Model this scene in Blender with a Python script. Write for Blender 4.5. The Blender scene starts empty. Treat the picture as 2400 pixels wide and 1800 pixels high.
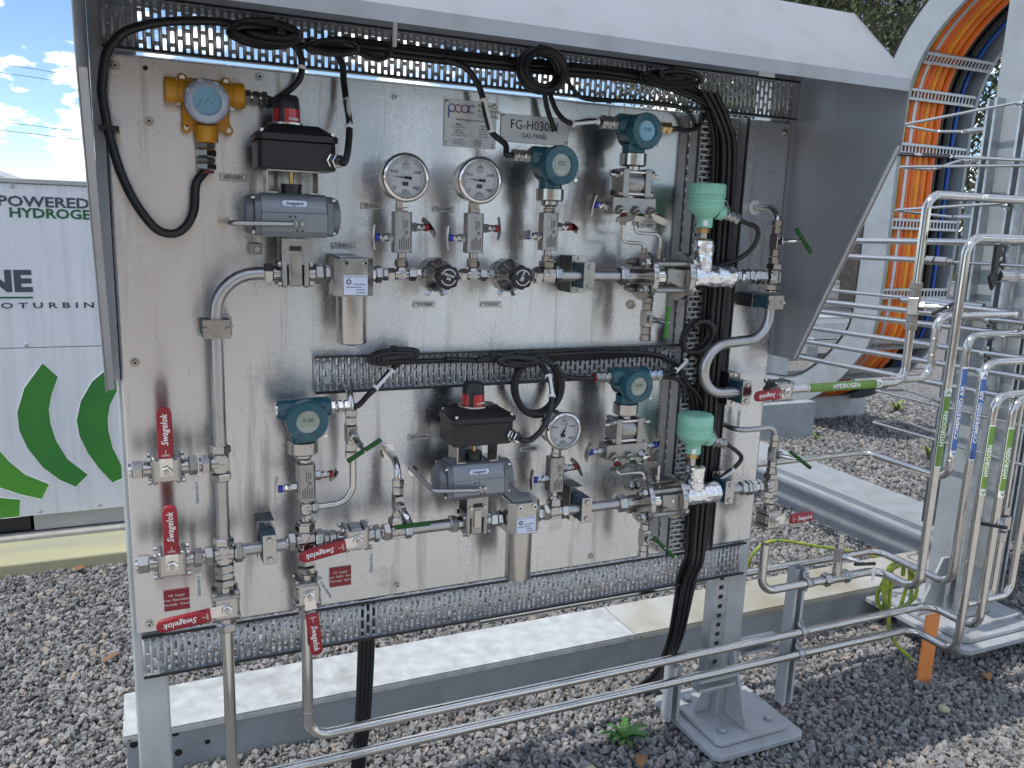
import bpy, bmesh, math, random
import numpy as np
from mathutils import Vector, Matrix, noise as mnoise
PI = math.pi
S = bpy.context.scene
C = S.collection
random.seed(7)
V = Vector

# ------------------------------------------------------------------ camera
# metres; the panel's front face is the plane y = 0 (x right, y away from the viewer), gravel at z = -0.65
cd = bpy.data.cameras.new('camera'); cam = bpy.data.objects.new('camera', cd); C.objects.link(cam)
cd.sensor_width = 36.0; cd.lens = 36.0*1915/2400; cd.clip_start = 0.05; cd.clip_end = 800
cr = V((0.91437, -0.40334, 0.03524)); cu = V((0.04748, 0.19326, 0.98000)); cb = V((-0.40208, -0.89441, 0.19586))
cam.matrix_world = Matrix(((cr.x, cu.x, cb.x, 0.0624), (cr.y, cu.y, cb.y, -1.8898), (cr.z, cu.z, cb.z, 0.9528), (0, 0, 0, 1)))
S.camera = cam

# ------------------------------------------------------------------ sky and sun
SUN_FROM = V((-0.52, -0.03, 1.0)).normalized()          # direction towards the sun
elev = math.asin(SUN_FROM.z); azim = math.atan2(SUN_FROM.x, SUN_FROM.y)
W = bpy.data.worlds.new('World'); S.world = W; W.use_nodes = True
nt = W.node_tree; nt.nodes.clear()
def wn(t): return nt.nodes.new(t)
out = wn('ShaderNodeOutputWorld'); bg = wn('ShaderNodeBackground'); sky = wn('ShaderNodeTexSky')
sky.sky_type = 'NISHITA'; sky.sun_disc = False; sky.sun_elevation = elev; sky.sun_rotation = azim
sky.altitude = 800; sky.air_density = 0.9; sky.dust_density = 0.0; sky.ozone_density = 1.8
tc = wn('ShaderNodeTexCoord'); mp = wn('ShaderNodeMapping'); mp.inputs['Scale'].default_value = (1, 1, 2.1); mp.inputs['Location'].default_value = (1.3, 0.1, 0.5)
nz = wn('ShaderNodeTexNoise'); nz.inputs['Scale'].default_value = 11.0; nz.inputs['Detail'].default_value = 7; nz.inputs['Roughness'].default_value = 0.55
rp = wn('ShaderNodeValToRGB'); rp.color_ramp.elements[0].position = 0.515; rp.color_ramp.elements[1].position = 0.60
dm = wn('ShaderNodeMix'); dm.data_type = 'RGBA'; dm.blend_type = 'MULTIPLY'; dm.inputs['Factor'].default_value = 1.0; dm.inputs['B'].default_value = (0.66, 0.71, 0.74, 1)
mx = wn('ShaderNodeMix'); mx.data_type = 'RGBA'; mx.inputs['B'].default_value = (10.2, 10.2, 10.3, 1)
bg.inputs['Strength'].default_value = 0.15
L = nt.links.new
L(tc.outputs['Generated'], mp.inputs['Vector']); L(mp.outputs['Vector'], nz.inputs['Vector']); L(nz.outputs['Fac'], rp.inputs['Fac'])
L(rp.outputs['Color'], mx.inputs['Factor']); L(sky.outputs['Color'], dm.inputs['A']); L(dm.outputs['Result'], mx.inputs['A']); L(mx.outputs['Result'], bg.inputs['Color']); L(bg.outputs['Background'], out.inputs['Surface'])
ld = bpy.data.lights.new('sun', 'SUN'); ld.energy = 2.0; ld.angle = math.radians(0.55); ld.color = (1.0, 0.955, 0.88)
sun = bpy.data.objects.new('sun', ld); C.objects.link(sun); sun.location = (-6, 0, 12)
sun.rotation_euler = SUN_FROM.to_track_quat('Z', 'Y').to_euler()
vs = S.view_settings; vs.view_transform = 'Standard'; vs.look = 'None'; vs.exposure = 0.72; vs.gamma = 1; vs.use_curve_mapping = False
S.cycles.use_denoising = True; S.cycles.max_bounces = 8

# ------------------------------------------------------------------ helpers
MATS = {}
def mat(name, col, metal=0.0, rough=0.5, var=0.0, vscale=20, vstretch=(1, 1, 1), rvar=0.0, bump=0.0, bscale=60, coat=0.0, col2=None, aniso=0.0, arot=0.0, spec=None):
    m = bpy.data.materials.new(name); m.use_nodes = True; t = m.node_tree; b = t.nodes['Principled BSDF']
    b.inputs['Base Color'].default_value = (*col, 1); b.inputs['Metallic'].default_value = metal; b.inputs['Roughness'].default_value = rough
    if coat: b.inputs['Coat Weight'].default_value = coat; b.inputs['Coat Roughness'].default_value = 0.08
    if spec is not None: b.inputs['Specular IOR Level'].default_value = spec
    if aniso:
        b.inputs['Anisotropic'].default_value = aniso; b.inputs['Anisotropic Rotation'].default_value = arot
        tg = t.nodes.new('ShaderNodeTangent'); tg.direction_type = 'UV_MAP'; t.links.new(tg.outputs['Tangent'], b.inputs['Tangent'])
    if var or rvar or bump:
        tcn = t.nodes.new('ShaderNodeTexCoord'); mpn = t.nodes.new('ShaderNodeMapping'); mpn.inputs['Scale'].default_value = vstretch
        t.links.new(tcn.outputs['Object'], mpn.inputs['Vector'])
        n = t.nodes.new('ShaderNodeTexNoise'); n.inputs['Scale'].default_value = vscale; n.inputs['Detail'].default_value = 5
        t.links.new(mpn.outputs['Vector'], n.inputs['Vector'])
        if var:
            r = t.nodes.new('ShaderNodeValToRGB'); e = r.color_ramp.elements
            e[0].position = 0.3; e[1].position = 0.7
            c2 = col2 or tuple(min(1, c*(1+var)) for c in col)
            e[0].color = (*[c*(1-var) for c in col], 1); e[1].color = (*c2, 1)
            t.links.new(n.outputs['Fac'], r.inputs['Fac']); t.links.new(r.outputs['Color'], b.inputs['Base Color'])
        if rvar:
            mr = t.nodes.new('ShaderNodeMapRange'); mr.inputs['From Min'].default_value = 0.3; mr.inputs['From Max'].default_value = 0.7
            mr.inputs['To Min'].default_value = max(0.02, rough-rvar); mr.inputs['To Max'].default_value = rough+rvar
            t.links.new(n.outputs['Fac'], mr.inputs['Value']); t.links.new(mr.outputs['Result'], b.inputs['Roughness'])
        if bump:
            n2 = t.nodes.new('ShaderNodeTexNoise'); n2.inputs['Scale'].default_value = bscale; n2.inputs['Detail'].default_value = 4
            t.links.new(mpn.outputs['Vector'], n2.inputs['Vector'])
            bp = t.nodes.new('ShaderNodeBump'); bp.inputs['Strength'].default_value = bump; bp.inputs['Distance'].default_value = 0.002
            t.links.new(n2.outputs['Fac'], bp.inputs['Height']); t.links.new(bp.outputs['Normal'], b.inputs['Normal'])
    MATS[name] = m
    return m
M = {}
M['sheet'] = mat('panel_sheet', (0.66, 0.662, 0.668), 1.0, 0.215, var=0.05, vscale=2.2, vstretch=(2.6, 1, 0.35), rvar=0.05, aniso=0.9, arot=0.25)
M['steel'] = mat('stainless_fitting', (0.46, 0.45, 0.435), 1.0, 0.21, var=0.06, vscale=35, rvar=0.06)
M['cast'] = mat('cast_stainless', (0.36, 0.355, 0.345), 1.0, 0.40, var=0.10, vscale=60, rvar=0.08, bump=0.10, bscale=300)
M['tube'] = mat('bright_tube', (0.56, 0.55, 0.53), 1.0, 0.14, var=0.06, vscale=14, rvar=0.05)
M['dulltube'] = mat('dull_tube', (0.44, 0.44, 0.445), 1.0, 0.34, var=0.08, vscale=18, rvar=0.07)
M['chrome'] = mat('polished_steel', (0.70, 0.69, 0.67), 1.0, 0.10)
M['galv'] = mat('galvanised_steel', (0.46, 0.49, 0.51), 0.75, 0.42, var=0.16, vscale=26, rvar=0.09, bump=0.05, bscale=120)
M['galvdull'] = mat('weathered_galvanised_steel', (0.47, 0.50, 0.51), 0.35, 0.52, var=0.13, vscale=9, rvar=0.08, bump=0.05, bscale=150)
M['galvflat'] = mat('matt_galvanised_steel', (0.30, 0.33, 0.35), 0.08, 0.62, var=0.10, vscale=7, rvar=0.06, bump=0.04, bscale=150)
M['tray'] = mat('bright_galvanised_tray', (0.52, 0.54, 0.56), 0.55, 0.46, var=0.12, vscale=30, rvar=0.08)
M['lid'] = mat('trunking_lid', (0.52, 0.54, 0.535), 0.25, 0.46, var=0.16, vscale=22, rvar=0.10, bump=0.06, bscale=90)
M['lidrust'] = mat('stained_trunking_lid', (0.42, 0.38, 0.27), 0.2, 0.50, var=0.22, vscale=5, bump=0.06, bscale=90, col2=(0.50, 0.505, 0.48))
M['hood'] = mat('hood_sheet', (0.37, 0.385, 0.415), 0.55, 0.36, var=0.05, vscale=2.5, rvar=0.06)
M['grey'] = mat('grey_paint', (0.155, 0.170, 0.190), 0.25, 0.38, var=0.06, vscale=40)
M['greyfine'] = mat('brushed_grey_aluminium', (0.24, 0.262, 0.29), 0.55, 0.34, var=0.05, vscale=30, vstretch=(1, 1, 12))
M['black'] = mat('black_plastic', (0.012, 0.012, 0.014), 0.0, 0.40, var=0.2, vscale=60)
M['rubber'] = mat('black_cable_sheath', (0.013, 0.013, 0.015), 0.0, 0.42, var=0.15, vscale=40)
M['navy'] = mat('dark_clamp_block', (0.018, 0.022, 0.032), 0.0, 0.35, var=0.15, vscale=50)
M['tealblock'] = mat('teal_clamp_insert', (0.015, 0.062, 0.085), 0.0, 0.5, var=0.1, vscale=50)
M['red'] = mat('red_vinyl', (0.27, 0.005, 0.014), 0.0, 0.40, var=0.08, vscale=40, coat=0.2)
M['redclear'] = mat('red_indicator', (0.42, 0.012, 0.02), 0.0, 0.18, coat=0.5)
M['green'] = mat('green_anodised_bar', (0.016, 0.085, 0.018), 0.45, 0.35, var=0.08, vscale=50)
M['limebar'] = mat('light_green_bar', (0.05, 0.20, 0.035), 0.4, 0.35)
M['teal'] = mat('teal_paint', (0.006, 0.075, 0.105), 0.0, 0.34, var=0.10, vscale=50, coat=0.25)
M['ochre'] = mat('yellow_paint', (0.60, 0.275, 0.008), 0.0, 0.40, var=0.07, vscale=35, coat=0.2)
M['mint'] = mat('mint_plastic', (0.26, 0.57, 0.43), 0.0, 0.45, var=0.06, vscale=30)
M['white'] = mat('white_label', (0.78, 0.79, 0.80), 0.0, 0.45, var=0.02, vscale=30)
M['label'] = mat('pale_blue_label', (0.58, 0.66, 0.82), 0.0, 0.4, var=0.03, vscale=60)
M['tag'] = mat('engraved_tag', (0.60, 0.61, 0.61), 0.35, 0.42, var=0.05, vscale=50)
M['ink'] = mat('black_ink', (0.01, 0.01, 0.012), 0.0, 0.5, var=0.1, vscale=60)
M['etch'] = mat('grey_etching', (0.10, 0.10, 0.105), 0.0, 0.5, var=0.1, vscale=60)
M['whiteink'] = mat('white_ink', (0.82, 0.82, 0.82), 0.0, 0.5, var=0.03, vscale=60)
M['dial'] = mat('dial_face', (0.74, 0.76, 0.79), 0.0, 0.35, var=0.02, vscale=60)
M['blue'] = mat('blue_ring', (0.01, 0.03, 0.30), 0.0, 0.35, var=0.08, vscale=60)
M['maroon'] = mat('dark_red_ring', (0.20, 0.012, 0.014), 0.0, 0.4, var=0.08, vscale=60)
M['foil'] = mat('crinkled_foil', (0.80, 0.81, 0.83), 1.0, 0.20, var=0.04, vscale=30, bump=0.9, bscale=75)
M['brass'] = mat('brass', (0.55, 0.40, 0.17), 1.0, 0.3, var=0.06, vscale=40)
M['lcd'] = mat('lcd_screen', (0.24, 0.28, 0.22), 0.0, 0.15, coat=1.0)
M['lcdring'] = mat('lcd_surround', (0.30, 0.34, 0.31), 0.0, 0.12, coat=1.0)
M['lcdblue'] = mat('lcd_screen_blue', (0.16, 0.40, 0.56), 0.0, 0.12, coat=1.0)
M['cladding'] = mat('white_cladding', (0.70, 0.735, 0.78), 0.0, 0.42, var=0.04, vscale=5, vstretch=(14, 1, 0.4), coat=0.1)
M['capgrey'] = mat('grey_flashing', (0.42, 0.42, 0.43), 0.2, 0.5, var=0.05, vscale=9)
M['decal'] = mat('green_decal', (0.026, 0.195, 0.042), 0.0, 0.42, var=0.04, vscale=3, col2=(0.05, 0.25, 0.03))
M['decallight'] = mat('light_green_decal', (0.075, 0.30, 0.035), 0.0, 0.42, var=0.04, vscale=5)
M['slate'] = mat('slate_lettering', (0.055, 0.07, 0.10), 0.0, 0.5, var=0.05, vscale=30)
M['leafletter'] = mat('green_lettering', (0.01, 0.12, 0.04), 0.0, 0.5, var=0.05, vscale=30)
M['concrete'] = mat('mossy_concrete', (0.40, 0.40, 0.31), 0.0, 0.85, var=0.16, vscale=5, vstretch=(0.35, 1.4, 1), col2=(0.46, 0.44, 0.25), bump=0.25, bscale=60)
M['concrete2'] = mat('concrete', (0.36, 0.355, 0.33), 0.0, 0.85, var=0.15, vscale=12, bump=0.3, bscale=80)
M['baseplate'] = mat('grey_primed_plate', (0.40, 0.425, 0.45), 0.15, 0.52, var=0.09, vscale=14, bump=0.05, bscale=160)
M['stake'] = mat('orange_marker', (0.80, 0.28, 0.075), 0.0, 0.5, var=0.07, vscale=20)
M['orange'] = mat('orange_conduit', (0.72, 0.145, 0.014), 0.0, 0.45, var=0.12, vscale=6)
M['amber'] = mat('amber_conduit', (0.80, 0.30, 0.012), 0.0, 0.45, var=0.12, vscale=6)
M['conduitblue'] = mat('blue_conduit', (0.006, 0.075, 0.36), 0.0, 0.4, var=0.12, vscale=6)
M['earth'] = mat('green_yellow_earth', (0.07, 0.30, 0.08), 0.0, 0.45, var=0.3, vscale=40, col2=(0.48, 0.46, 0.03))
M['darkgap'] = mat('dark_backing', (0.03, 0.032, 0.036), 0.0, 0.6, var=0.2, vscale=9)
M['cabinet'] = mat('slate_cabinet', (0.10, 0.125, 0.15), 0.15, 0.45, var=0.06, vscale=6)
M['hydrogen'] = mat('green_pipe_label', (0.13, 0.26, 0.04), 0.0, 0.42, var=0.05, vscale=30)
M['air'] = mat('blue_pipe_label', (0.06, 0.14, 0.38), 0.0, 0.42, var=0.05, vscale=30)
M['bark'] = mat('bark', (0.14, 0.115, 0.09), 0.0, 0.9, var=0.3, vscale=8, bump=0.6, bscale=18)
M['leaf'] = mat('gum_leaf', (0.036, 0.058, 0.022), 0.0, 0.6, var=0.35, vscale=1.6, col2=(0.09, 0.105, 0.04))
M['leafb'] = mat('brown_gum_leaf', (0.075, 0.062, 0.030), 0.0, 0.65, var=0.3, vscale=1.6, col2=(0.07, 0.09, 0.035))
M['weed'] = mat('weed_leaf', (0.045, 0.150, 0.022), 0.0, 0.5, var=0.3, vscale=25)
M['weedpale'] = mat('pale_weed_leaf', (0.17, 0.21, 0.055), 0.0, 0.6, var=0.3, vscale=25)
M['dryleaf'] = mat('dry_leaf', (0.24, 0.125, 0.06), 0.0, 0.7, var=0.3, vscale=30)
M['wall'] = mat('tan_cladding', (0.56, 0.44, 0.33), 0.0, 0.7, var=0.1, vscale=3, vstretch=(1, 6, 0.3))
M['fence'] = mat('dark_fence', (0.085, 0.085, 0.08), 0.0, 0.8, var=0.25, vscale=6)
M['grass'] = mat('dry_grass', (0.16, 0.17, 0.06), 0.0, 0.9, var=0.3, vscale=14)

def weather(m, col, scale, stretch, lo, hi, fac, rough_add=0.15, fine=0.0):
    # drip marks, dust and scratches: a second noise layer mixed over a material's colour and roughness
    t = m.node_tree; b = t.nodes['Principled BSDF']
    tcn = t.nodes.new('ShaderNodeTexCoord'); mpn = t.nodes.new('ShaderNodeMapping'); mpn.inputs['Scale'].default_value = stretch; t.links.new(tcn.outputs['Object'], mpn.inputs['Vector'])
    n = t.nodes.new('ShaderNodeTexNoise'); n.inputs['Scale'].default_value = scale; n.inputs['Detail'].default_value = 7; n.inputs['Roughness'].default_value = 0.62; t.links.new(mpn.outputs['Vector'], n.inputs['Vector'])
    mr = t.nodes.new('ShaderNodeMapRange'); mr.inputs['From Min'].default_value = lo; mr.inputs['From Max'].default_value = hi; mr.inputs['To Max'].default_value = fac; t.links.new(n.outputs['Fac'], mr.inputs['Value'])
    mx_ = t.nodes.new('ShaderNodeMix'); mx_.data_type = 'RGBA'; mx_.inputs['B'].default_value = (*col, 1); t.links.new(mr.outputs['Result'], mx_.inputs['Factor'])
    bi = b.inputs['Base Color']
    if bi.links: t.links.new(bi.links[0].from_socket, mx_.inputs['A'])
    else: mx_.inputs['A'].default_value = bi.default_value
    t.links.new(mx_.outputs['Result'], bi)
    ad = t.nodes.new('ShaderNodeMath'); ad.operation = 'MULTIPLY_ADD'; ad.inputs[1].default_value = rough_add; t.links.new(mr.outputs['Result'], ad.inputs[0]); ri_ = b.inputs['Roughness']
    if ri_.links: t.links.new(ri_.links[0].from_socket, ad.inputs[2])
    else: ad.inputs[2].default_value = ri_.default_value
    t.links.new(ad.outputs[0], ri_)
    if fine:
        n2 = t.nodes.new('ShaderNodeTexNoise'); n2.inputs['Scale'].default_value = 90; n2.inputs['Detail'].default_value = 5; t.links.new(tcn.outputs['Object'], n2.inputs['Vector'])
        a2 = t.nodes.new('ShaderNodeMath'); a2.operation = 'MULTIPLY_ADD'; a2.inputs[1].default_value = fine; s0 = ri_.links[0].from_socket; t.links.new(n2.outputs['Fac'], a2.inputs[0]); t.links.new(s0, a2.inputs[2]); t.links.new(a2.outputs[0], ri_)
weather(M['sheet'], (0.36, 0.31, 0.25), 3.0, (9, 1, 0.55), 0.56, 0.74, 0.65, 0.25, 0.10)
weather(M['sheet'], (0.30, 0.30, 0.30), 7.0, (1, 1, 1), 0.60, 0.72, 0.35, 0.2)
weather(M['hood'], (0.30, 0.29, 0.27), 2.2, (2.5, 2.5, 0.7), 0.50, 0.72, 0.6, 0.25, 0.12)
weather(M['cladding'], (0.50, 0.51, 0.50), 2.5, (11, 1, 0.35), 0.52, 0.74, 0.5, 0.2)
weather(M['galvflat'], (0.22, 0.23, 0.23), 6.0, (1, 1, 1), 0.50, 0.70, 0.6, 0.1)
weather(M['lid'], (0.34, 0.34, 0.31), 9.0, (1, 1, 1), 0.52, 0.70, 0.6, 0.1)
weather(M['baseplate'], (0.27, 0.27, 0.26), 8.0, (1, 1, 1), 0.50, 0.68, 0.6, 0.1)
for k_ in ('teal', 'mint', 'grey', 'greyfine', 'ochre', 'red'): weather(M[k_], (0.20, 0.19, 0.17), 26.0, (1, 1, 1), 0.58, 0.74, 0.30, 0.3)

def frame(ax):
    a = V(ax).normalized(); h = V((0, 0, 1)) if abs(a.z) < 0.9 else V((1, 0, 0))
    u = h.cross(a).normalized(); w = a.cross(u)
    return a, u, w
def fillet(path, R, n=6):
    p = [V(q) for q in path]; o = [p[0]]
    for i in range(1, len(p)-1):
        a = (p[i-1]-p[i]); b = (p[i+1]-p[i]); la, lb = a.length, b.length; a.normalize(); b.normalize()
        ang = a.angle(b); 
        if ang > PI-0.02: o.append(p[i]); continue
        d = min(R/math.tan(ang/2), la*0.49 if i > 1 else la*0.98, lb*0.49 if i < len(p)-2 else lb*0.98); r = d*math.tan(ang/2)
        bis = (a+b).normalized(); c = p[i]+bis*(r/math.sin(ang/2)); s = p[i]+a*d-c; e = p[i]+b*d-c
        th = s.angle(e)
        for k in range(n+1):
            t = k/n; o.append(c+(s*math.sin((1-t)*th)+e*math.sin(t*th))/math.sin(th))
    o.append(p[-1]); return o
def spline(pts, n=6):
    p = [V(q) for q in pts]; p = [p[0]*2-p[1]]+p+[p[-1]*2-p[-2]]; o = []
    for i in range(1, len(p)-2):
        for k in range(n):
            t = k/n; o.append(0.5*((2*p[i])+(p[i+1]-p[i-1])*t+(2*p[i-1]-5*p[i]+4*p[i+1]-p[i+2])*t*t+(3*p[i]-p[i-1]-3*p[i+1]+p[i+2])*t**3))
    o.append(p[-2]); return o
class MB:
    def __init__(s): s.v = []; s.f = []
    def add(s, vs, fs):
        k = len(s.v); s.v += [V(q) for q in vs]; s.f += [tuple(i+k for i in f) for f in fs]; return s
    def box(s, c, d, R=None):
        c = V(c); q = []
        for z in (-1, 1):
            for y in (-1, 1):
                for x in (-1, 1):
                    p = V((x*d[0]/2, y*d[1]/2, z*d[2]/2)); q.append(c+(R@p if R else p))
        return s.add(q, [(0, 2, 3, 1), (4, 5, 7, 6), (0, 1, 5, 4), (2, 6, 7, 3), (0, 4, 6, 2), (1, 3, 7, 5)])
    def bb(s, x0, x1, y0, y1, z0, z1): return s.box(((x0+x1)/2, (y0+y1)/2, (z0+z1)/2), (abs(x1-x0), abs(y1-y0), abs(z1-z0)))
    def lathe(s, o, ax, prof, n=20, ph=0.0, flute=None):
        a, u, w = frame(ax); o = V(o); q = []; f = []
        for r, h in prof:
            for i in range(n):
                t = ph+2*PI*i/n; rr = r*(flute(t) if flute else 1); q.append(o+a*h+u*(rr*math.cos(t))+w*(rr*math.sin(t)))
        m = len(prof)
        for j in range(m-1):
            for i in range(n): f.append((j*n+i, j*n+(i+1) % n, (j+1)*n+(i+1) % n, (j+1)*n+i))
        f.append(tuple(reversed(range(n)))); f.append(tuple((m-1)*n+i for i in range(n)))
        return s.add(q, f)
    def cyl(s, p0, p1, r, n=18, r1=None, ch=0.0):
        p0, p1 = V(p0), V(p1); d = p1-p0; h = d.length; r1 = r if r1 is None else r1
        pr = [(r-ch, 0), (r, ch), (r1, h-ch), (r1-ch, h)] if ch else [(r, 0), (r1, h)]
        return s.lathe(p0, d, pr, n)
    def hex(s, p0, p1, af, n=6, ph=0.0):
        p0, p1 = V(p0), V(p1); d = p1-p0; h = d.length; R = af/2/math.cos(PI/n); c = min(h*0.2, af*0.07)
        return s.lathe(p0, d, [(R*0.88, 0), (R, c), (R, h-c), (R*0.88, h)], n, ph)
    def tube(s, path, r, bend=None, n=14, smooth=False, cap=True):
        p = spline(path, smooth) if smooth else (fillet(path, bend, 7) if bend else [V(q) for q in path])
        p = [q for i, q in enumerate(p) if i == 0 or (q-p[i-1]).length > 1e-5]
        a, u, w = frame(p[1]-p[0]); q = []; f = []
        for i, c in enumerate(p):
            t = (p[min(i+1, len(p)-1)]-p[max(i-1, 0)]).normalized()
            u = (u-t*u.dot(t)).normalized(); w = t.cross(u)
            q += [c+u*(r*math.cos(2*PI*k/n))+w*(r*math.sin(2*PI*k/n)) for k in range(n)]
        for j in range(len(p)-1):
            for k in range(n): f.append((j*n+k, j*n+(k+1) % n, (j+1)*n+(k+1) % n, (j+1)*n+k))
        if cap: f.append(tuple(reversed(range(n)))); f.append(tuple((len(p)-1)*n+k for k in range(n)))
        return s.add(q, f)
    def prism(s, pts, ext):
        p = [V(q) for q in pts]; e = V(ext); n = len(p)
        return s.add(p+[q+e for q in p], [tuple(range(n)), tuple(reversed(range(n, 2*n)))]+[(i, i+n, (i+1) % n+n, (i+1) % n) for i in range(n)])
    def ring(s, o, ax, r, rr, n=28, m=8, sx=1.0):
        a, u, w = frame(ax); o = V(o); q = []; f = []
        for i in range(n):
            t = 2*PI*i/n; d = u*(math.cos(t)*sx)+w*math.sin(t)
            for k in range(m):
                b = 2*PI*k/m; q.append(o+d*(r+rr*math.cos(b))+a*(rr*math.sin(b)))
        for i in range(n):
            for k in range(m): f.append((i*m+k, ((i+1) % n)*m+k, ((i+1) % n)*m+(k+1) % m, i*m+(k+1) % m))
        return s.add(q, f)
    def build(s, name, m, parent=None, bevel=0.0, smooth=38, loc=None, recalc=True):
        org = V(ORG[parent.name]) if parent else V(loc or (0, 0, 0))
        me = bpy.data.meshes.new(name); me.from_pydata([q-org for q in s.v], [], s.f)
        if recalc:
            b = bmesh.new(); b.from_mesh(me); bmesh.ops.recalc_face_normals(b, faces=b.faces); b.to_mesh(me); b.free()
        me.materials.append(M[m] if isinstance(m, str) else m)
        me.shade_smooth(); me.set_sharp_from_angle(angle=math.radians(smooth))
        o = bpy.data.objects.new(name, me); C.objects.link(o)
        if parent: o.parent = parent
        else: o.location = org
        ORG[o.name] = org
        if bevel:
            bm_ = o.modifiers.new('bevel', 'BEVEL'); bm_.width = bevel; bm_.segments = 2; bm_.harden_normals = True; bm_.limit_method = 'ANGLE'; bm_.angle_limit = math.radians(50)
        return o
ORG = {}
def tag(o, label, cat, group=None):
    o['label'] = label; o['category'] = cat
    if group: o['group'] = group
    return o
def thing(name, label, cat, loc, group=None):
    o = bpy.data.objects.new(name, None); C.objects.link(o); o.location = loc; o.empty_display_size = 0.03; ORG[o.name] = V(loc)
    return tag(o, label, cat, group)
def struct(o): o['kind'] = 'structure'; return o
def glyphs(txt, size, bold=0.0, shear=0.0, spacing=1.0, align='CENTER'):
    cu_ = bpy.data.curves.new('lettering', 'FONT'); cu_.body = txt; cu_.size = size; cu_.align_x = align; cu_.align_y = 'CENTER'; cu_.shear = shear
    cu_.space_character = spacing; cu_.offset = bold*size; cu_.resolution_u = 2
    ob = bpy.data.objects.new('lettering', cu_); C.objects.link(ob); bpy.context.view_layer.update()
    me = bpy.data.meshes.new_from_object(ob.evaluated_get(bpy.context.evaluated_depsgraph_get()))
    bpy.data.objects.remove(ob); bpy.data.curves.remove(cu_)
    return me
def text(txt, o, xd, yd, size, m, parent, width=None, bold=0.0, shear=0.0, spacing=1.0, align='CENTER', wrap=None, name='lettering'):
    me = glyphs(txt, size, bold, shear, spacing, align); org = V(ORG[parent.name]) if parent else V((0, 0, 0))
    xs = [v.co.x for v in me.vertices]; k = 1.0
    if width and xs: k = width/(max(xs)-min(xs))
    if wrap:
        b = bmesh.new(); b.from_mesh(me)
        for i in range(-4, 5): bmesh.ops.bisect_plane(b, geom=b.verts[:]+b.edges[:]+b.faces[:], plane_co=(0, i*size*0.1, 0), plane_no=(0, 1, 0))
        b.to_mesh(me); b.free()
    x, y, o = V(xd).normalized(), V(yd).normalized(), V(o); nn = x.cross(y)
    for v in me.vertices:
        if wrap:
            a = v.co.y/wrap; v.co = o+x*(v.co.x*k)+y*(wrap*math.sin(a))+nn*(wrap*math.cos(a)-wrap)-org
        else: v.co = o+x*(v.co.x*k)+y*v.co.y-org
    me.materials.clear(); me.materials.append(M[m]); me.name = name
    ob = bpy.data.objects.new(name, me); C.objects.link(ob); ob.parent = parent; ORG[ob.name] = org
    return ob
def letters(ob):
    # split flat lettering into one object for each letter
    me = ob.data; b = bmesh.new(); b.from_mesh(me); b.faces.ensure_lookup_table(); left = set(b.faces); n = 0
    while left:
        st = [left.pop()]; isl = [st[0]]
        while st:
            f = st.pop()
            for v in f.verts:
                for g in v.link_faces:
                    if g in left: left.discard(g); isl.append(g); st.append(g)
        vi = {}; fs = []
        for f in isl: fs.append([vi.setdefault(v.index, len(vi)) for v in f.verts])
        co = {v.index: v.co.copy() for f in isl for v in f.verts}; m2 = bpy.data.meshes.new('letter'); m2.from_pydata([co[k] for k in vi], [], fs); m2.materials.append(me.materials[0])
        o = bpy.data.objects.new('letter', m2); C.objects.link(o); o.parent = ob.parent; n += 1
    b.free(); bpy.data.objects.remove(ob); bpy.data.meshes.remove(me)
UX, UY, UZ = V((1, 0, 0)), V((0, 1, 0)), V((0, 0, 1))
FR = V((0, -1, 0))                                     # towards the viewer
GZ = -0.65
M['path'] = mat('bounce_concrete', (0.46, 0.435, 0.395), 0.0, 0.85, var=0.1, vscale=2, bump=0.2, bscale=60)  # for the added slab that bounces sun onto panel and hood
# ------------------------------------------------------------------ ground, gravel
gm = bpy.data.materials.new('gravel_bed'); gm.use_nodes = True; t = gm.node_tree; b = t.nodes['Principled BSDF']; b.inputs['Roughness'].default_value = 0.9
tcn = t.nodes.new('ShaderNodeTexCoord'); vo = t.nodes.new('ShaderNodeTexVoronoi'); vo.inputs['Scale'].default_value = 42
rr = t.nodes.new('ShaderNodeValToRGB'); rr.color_ramp.elements[0].color = (0.09, 0.092, 0.098, 1); rr.color_ramp.elements[1].color = (0.30, 0.29, 0.275, 1)
v2 = t.nodes.new('ShaderNodeTexVoronoi'); v2.inputs['Scale'].default_value = 42
bp = t.nodes.new('ShaderNodeBump'); bp.inputs['Strength'].default_value = 1.0; bp.inputs['Distance'].default_value = 0.02; bp.invert = True
t.links.new(tcn.outputs['Object'], vo.inputs['Vector']); t.links.new(tcn.outputs['Object'], v2.inputs['Vector'])
t.links.new(vo.outputs['Color'], rr.inputs['Fac']); t.links.new(rr.outputs['Color'], b.inputs['Base Color'])
t.links.new(v2.outputs['Distance'], bp.inputs['Height']); t.links.new(bp.outputs['Normal'], b.inputs['Normal'])
g = MB().add([(-150, -120, GZ-0.016), (200, -120, GZ-0.016), (200, 200, GZ-0.016), (-150, 200, GZ-0.016)], [(0, 1, 2, 3)]).build('ground', gm); struct(g)

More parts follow.
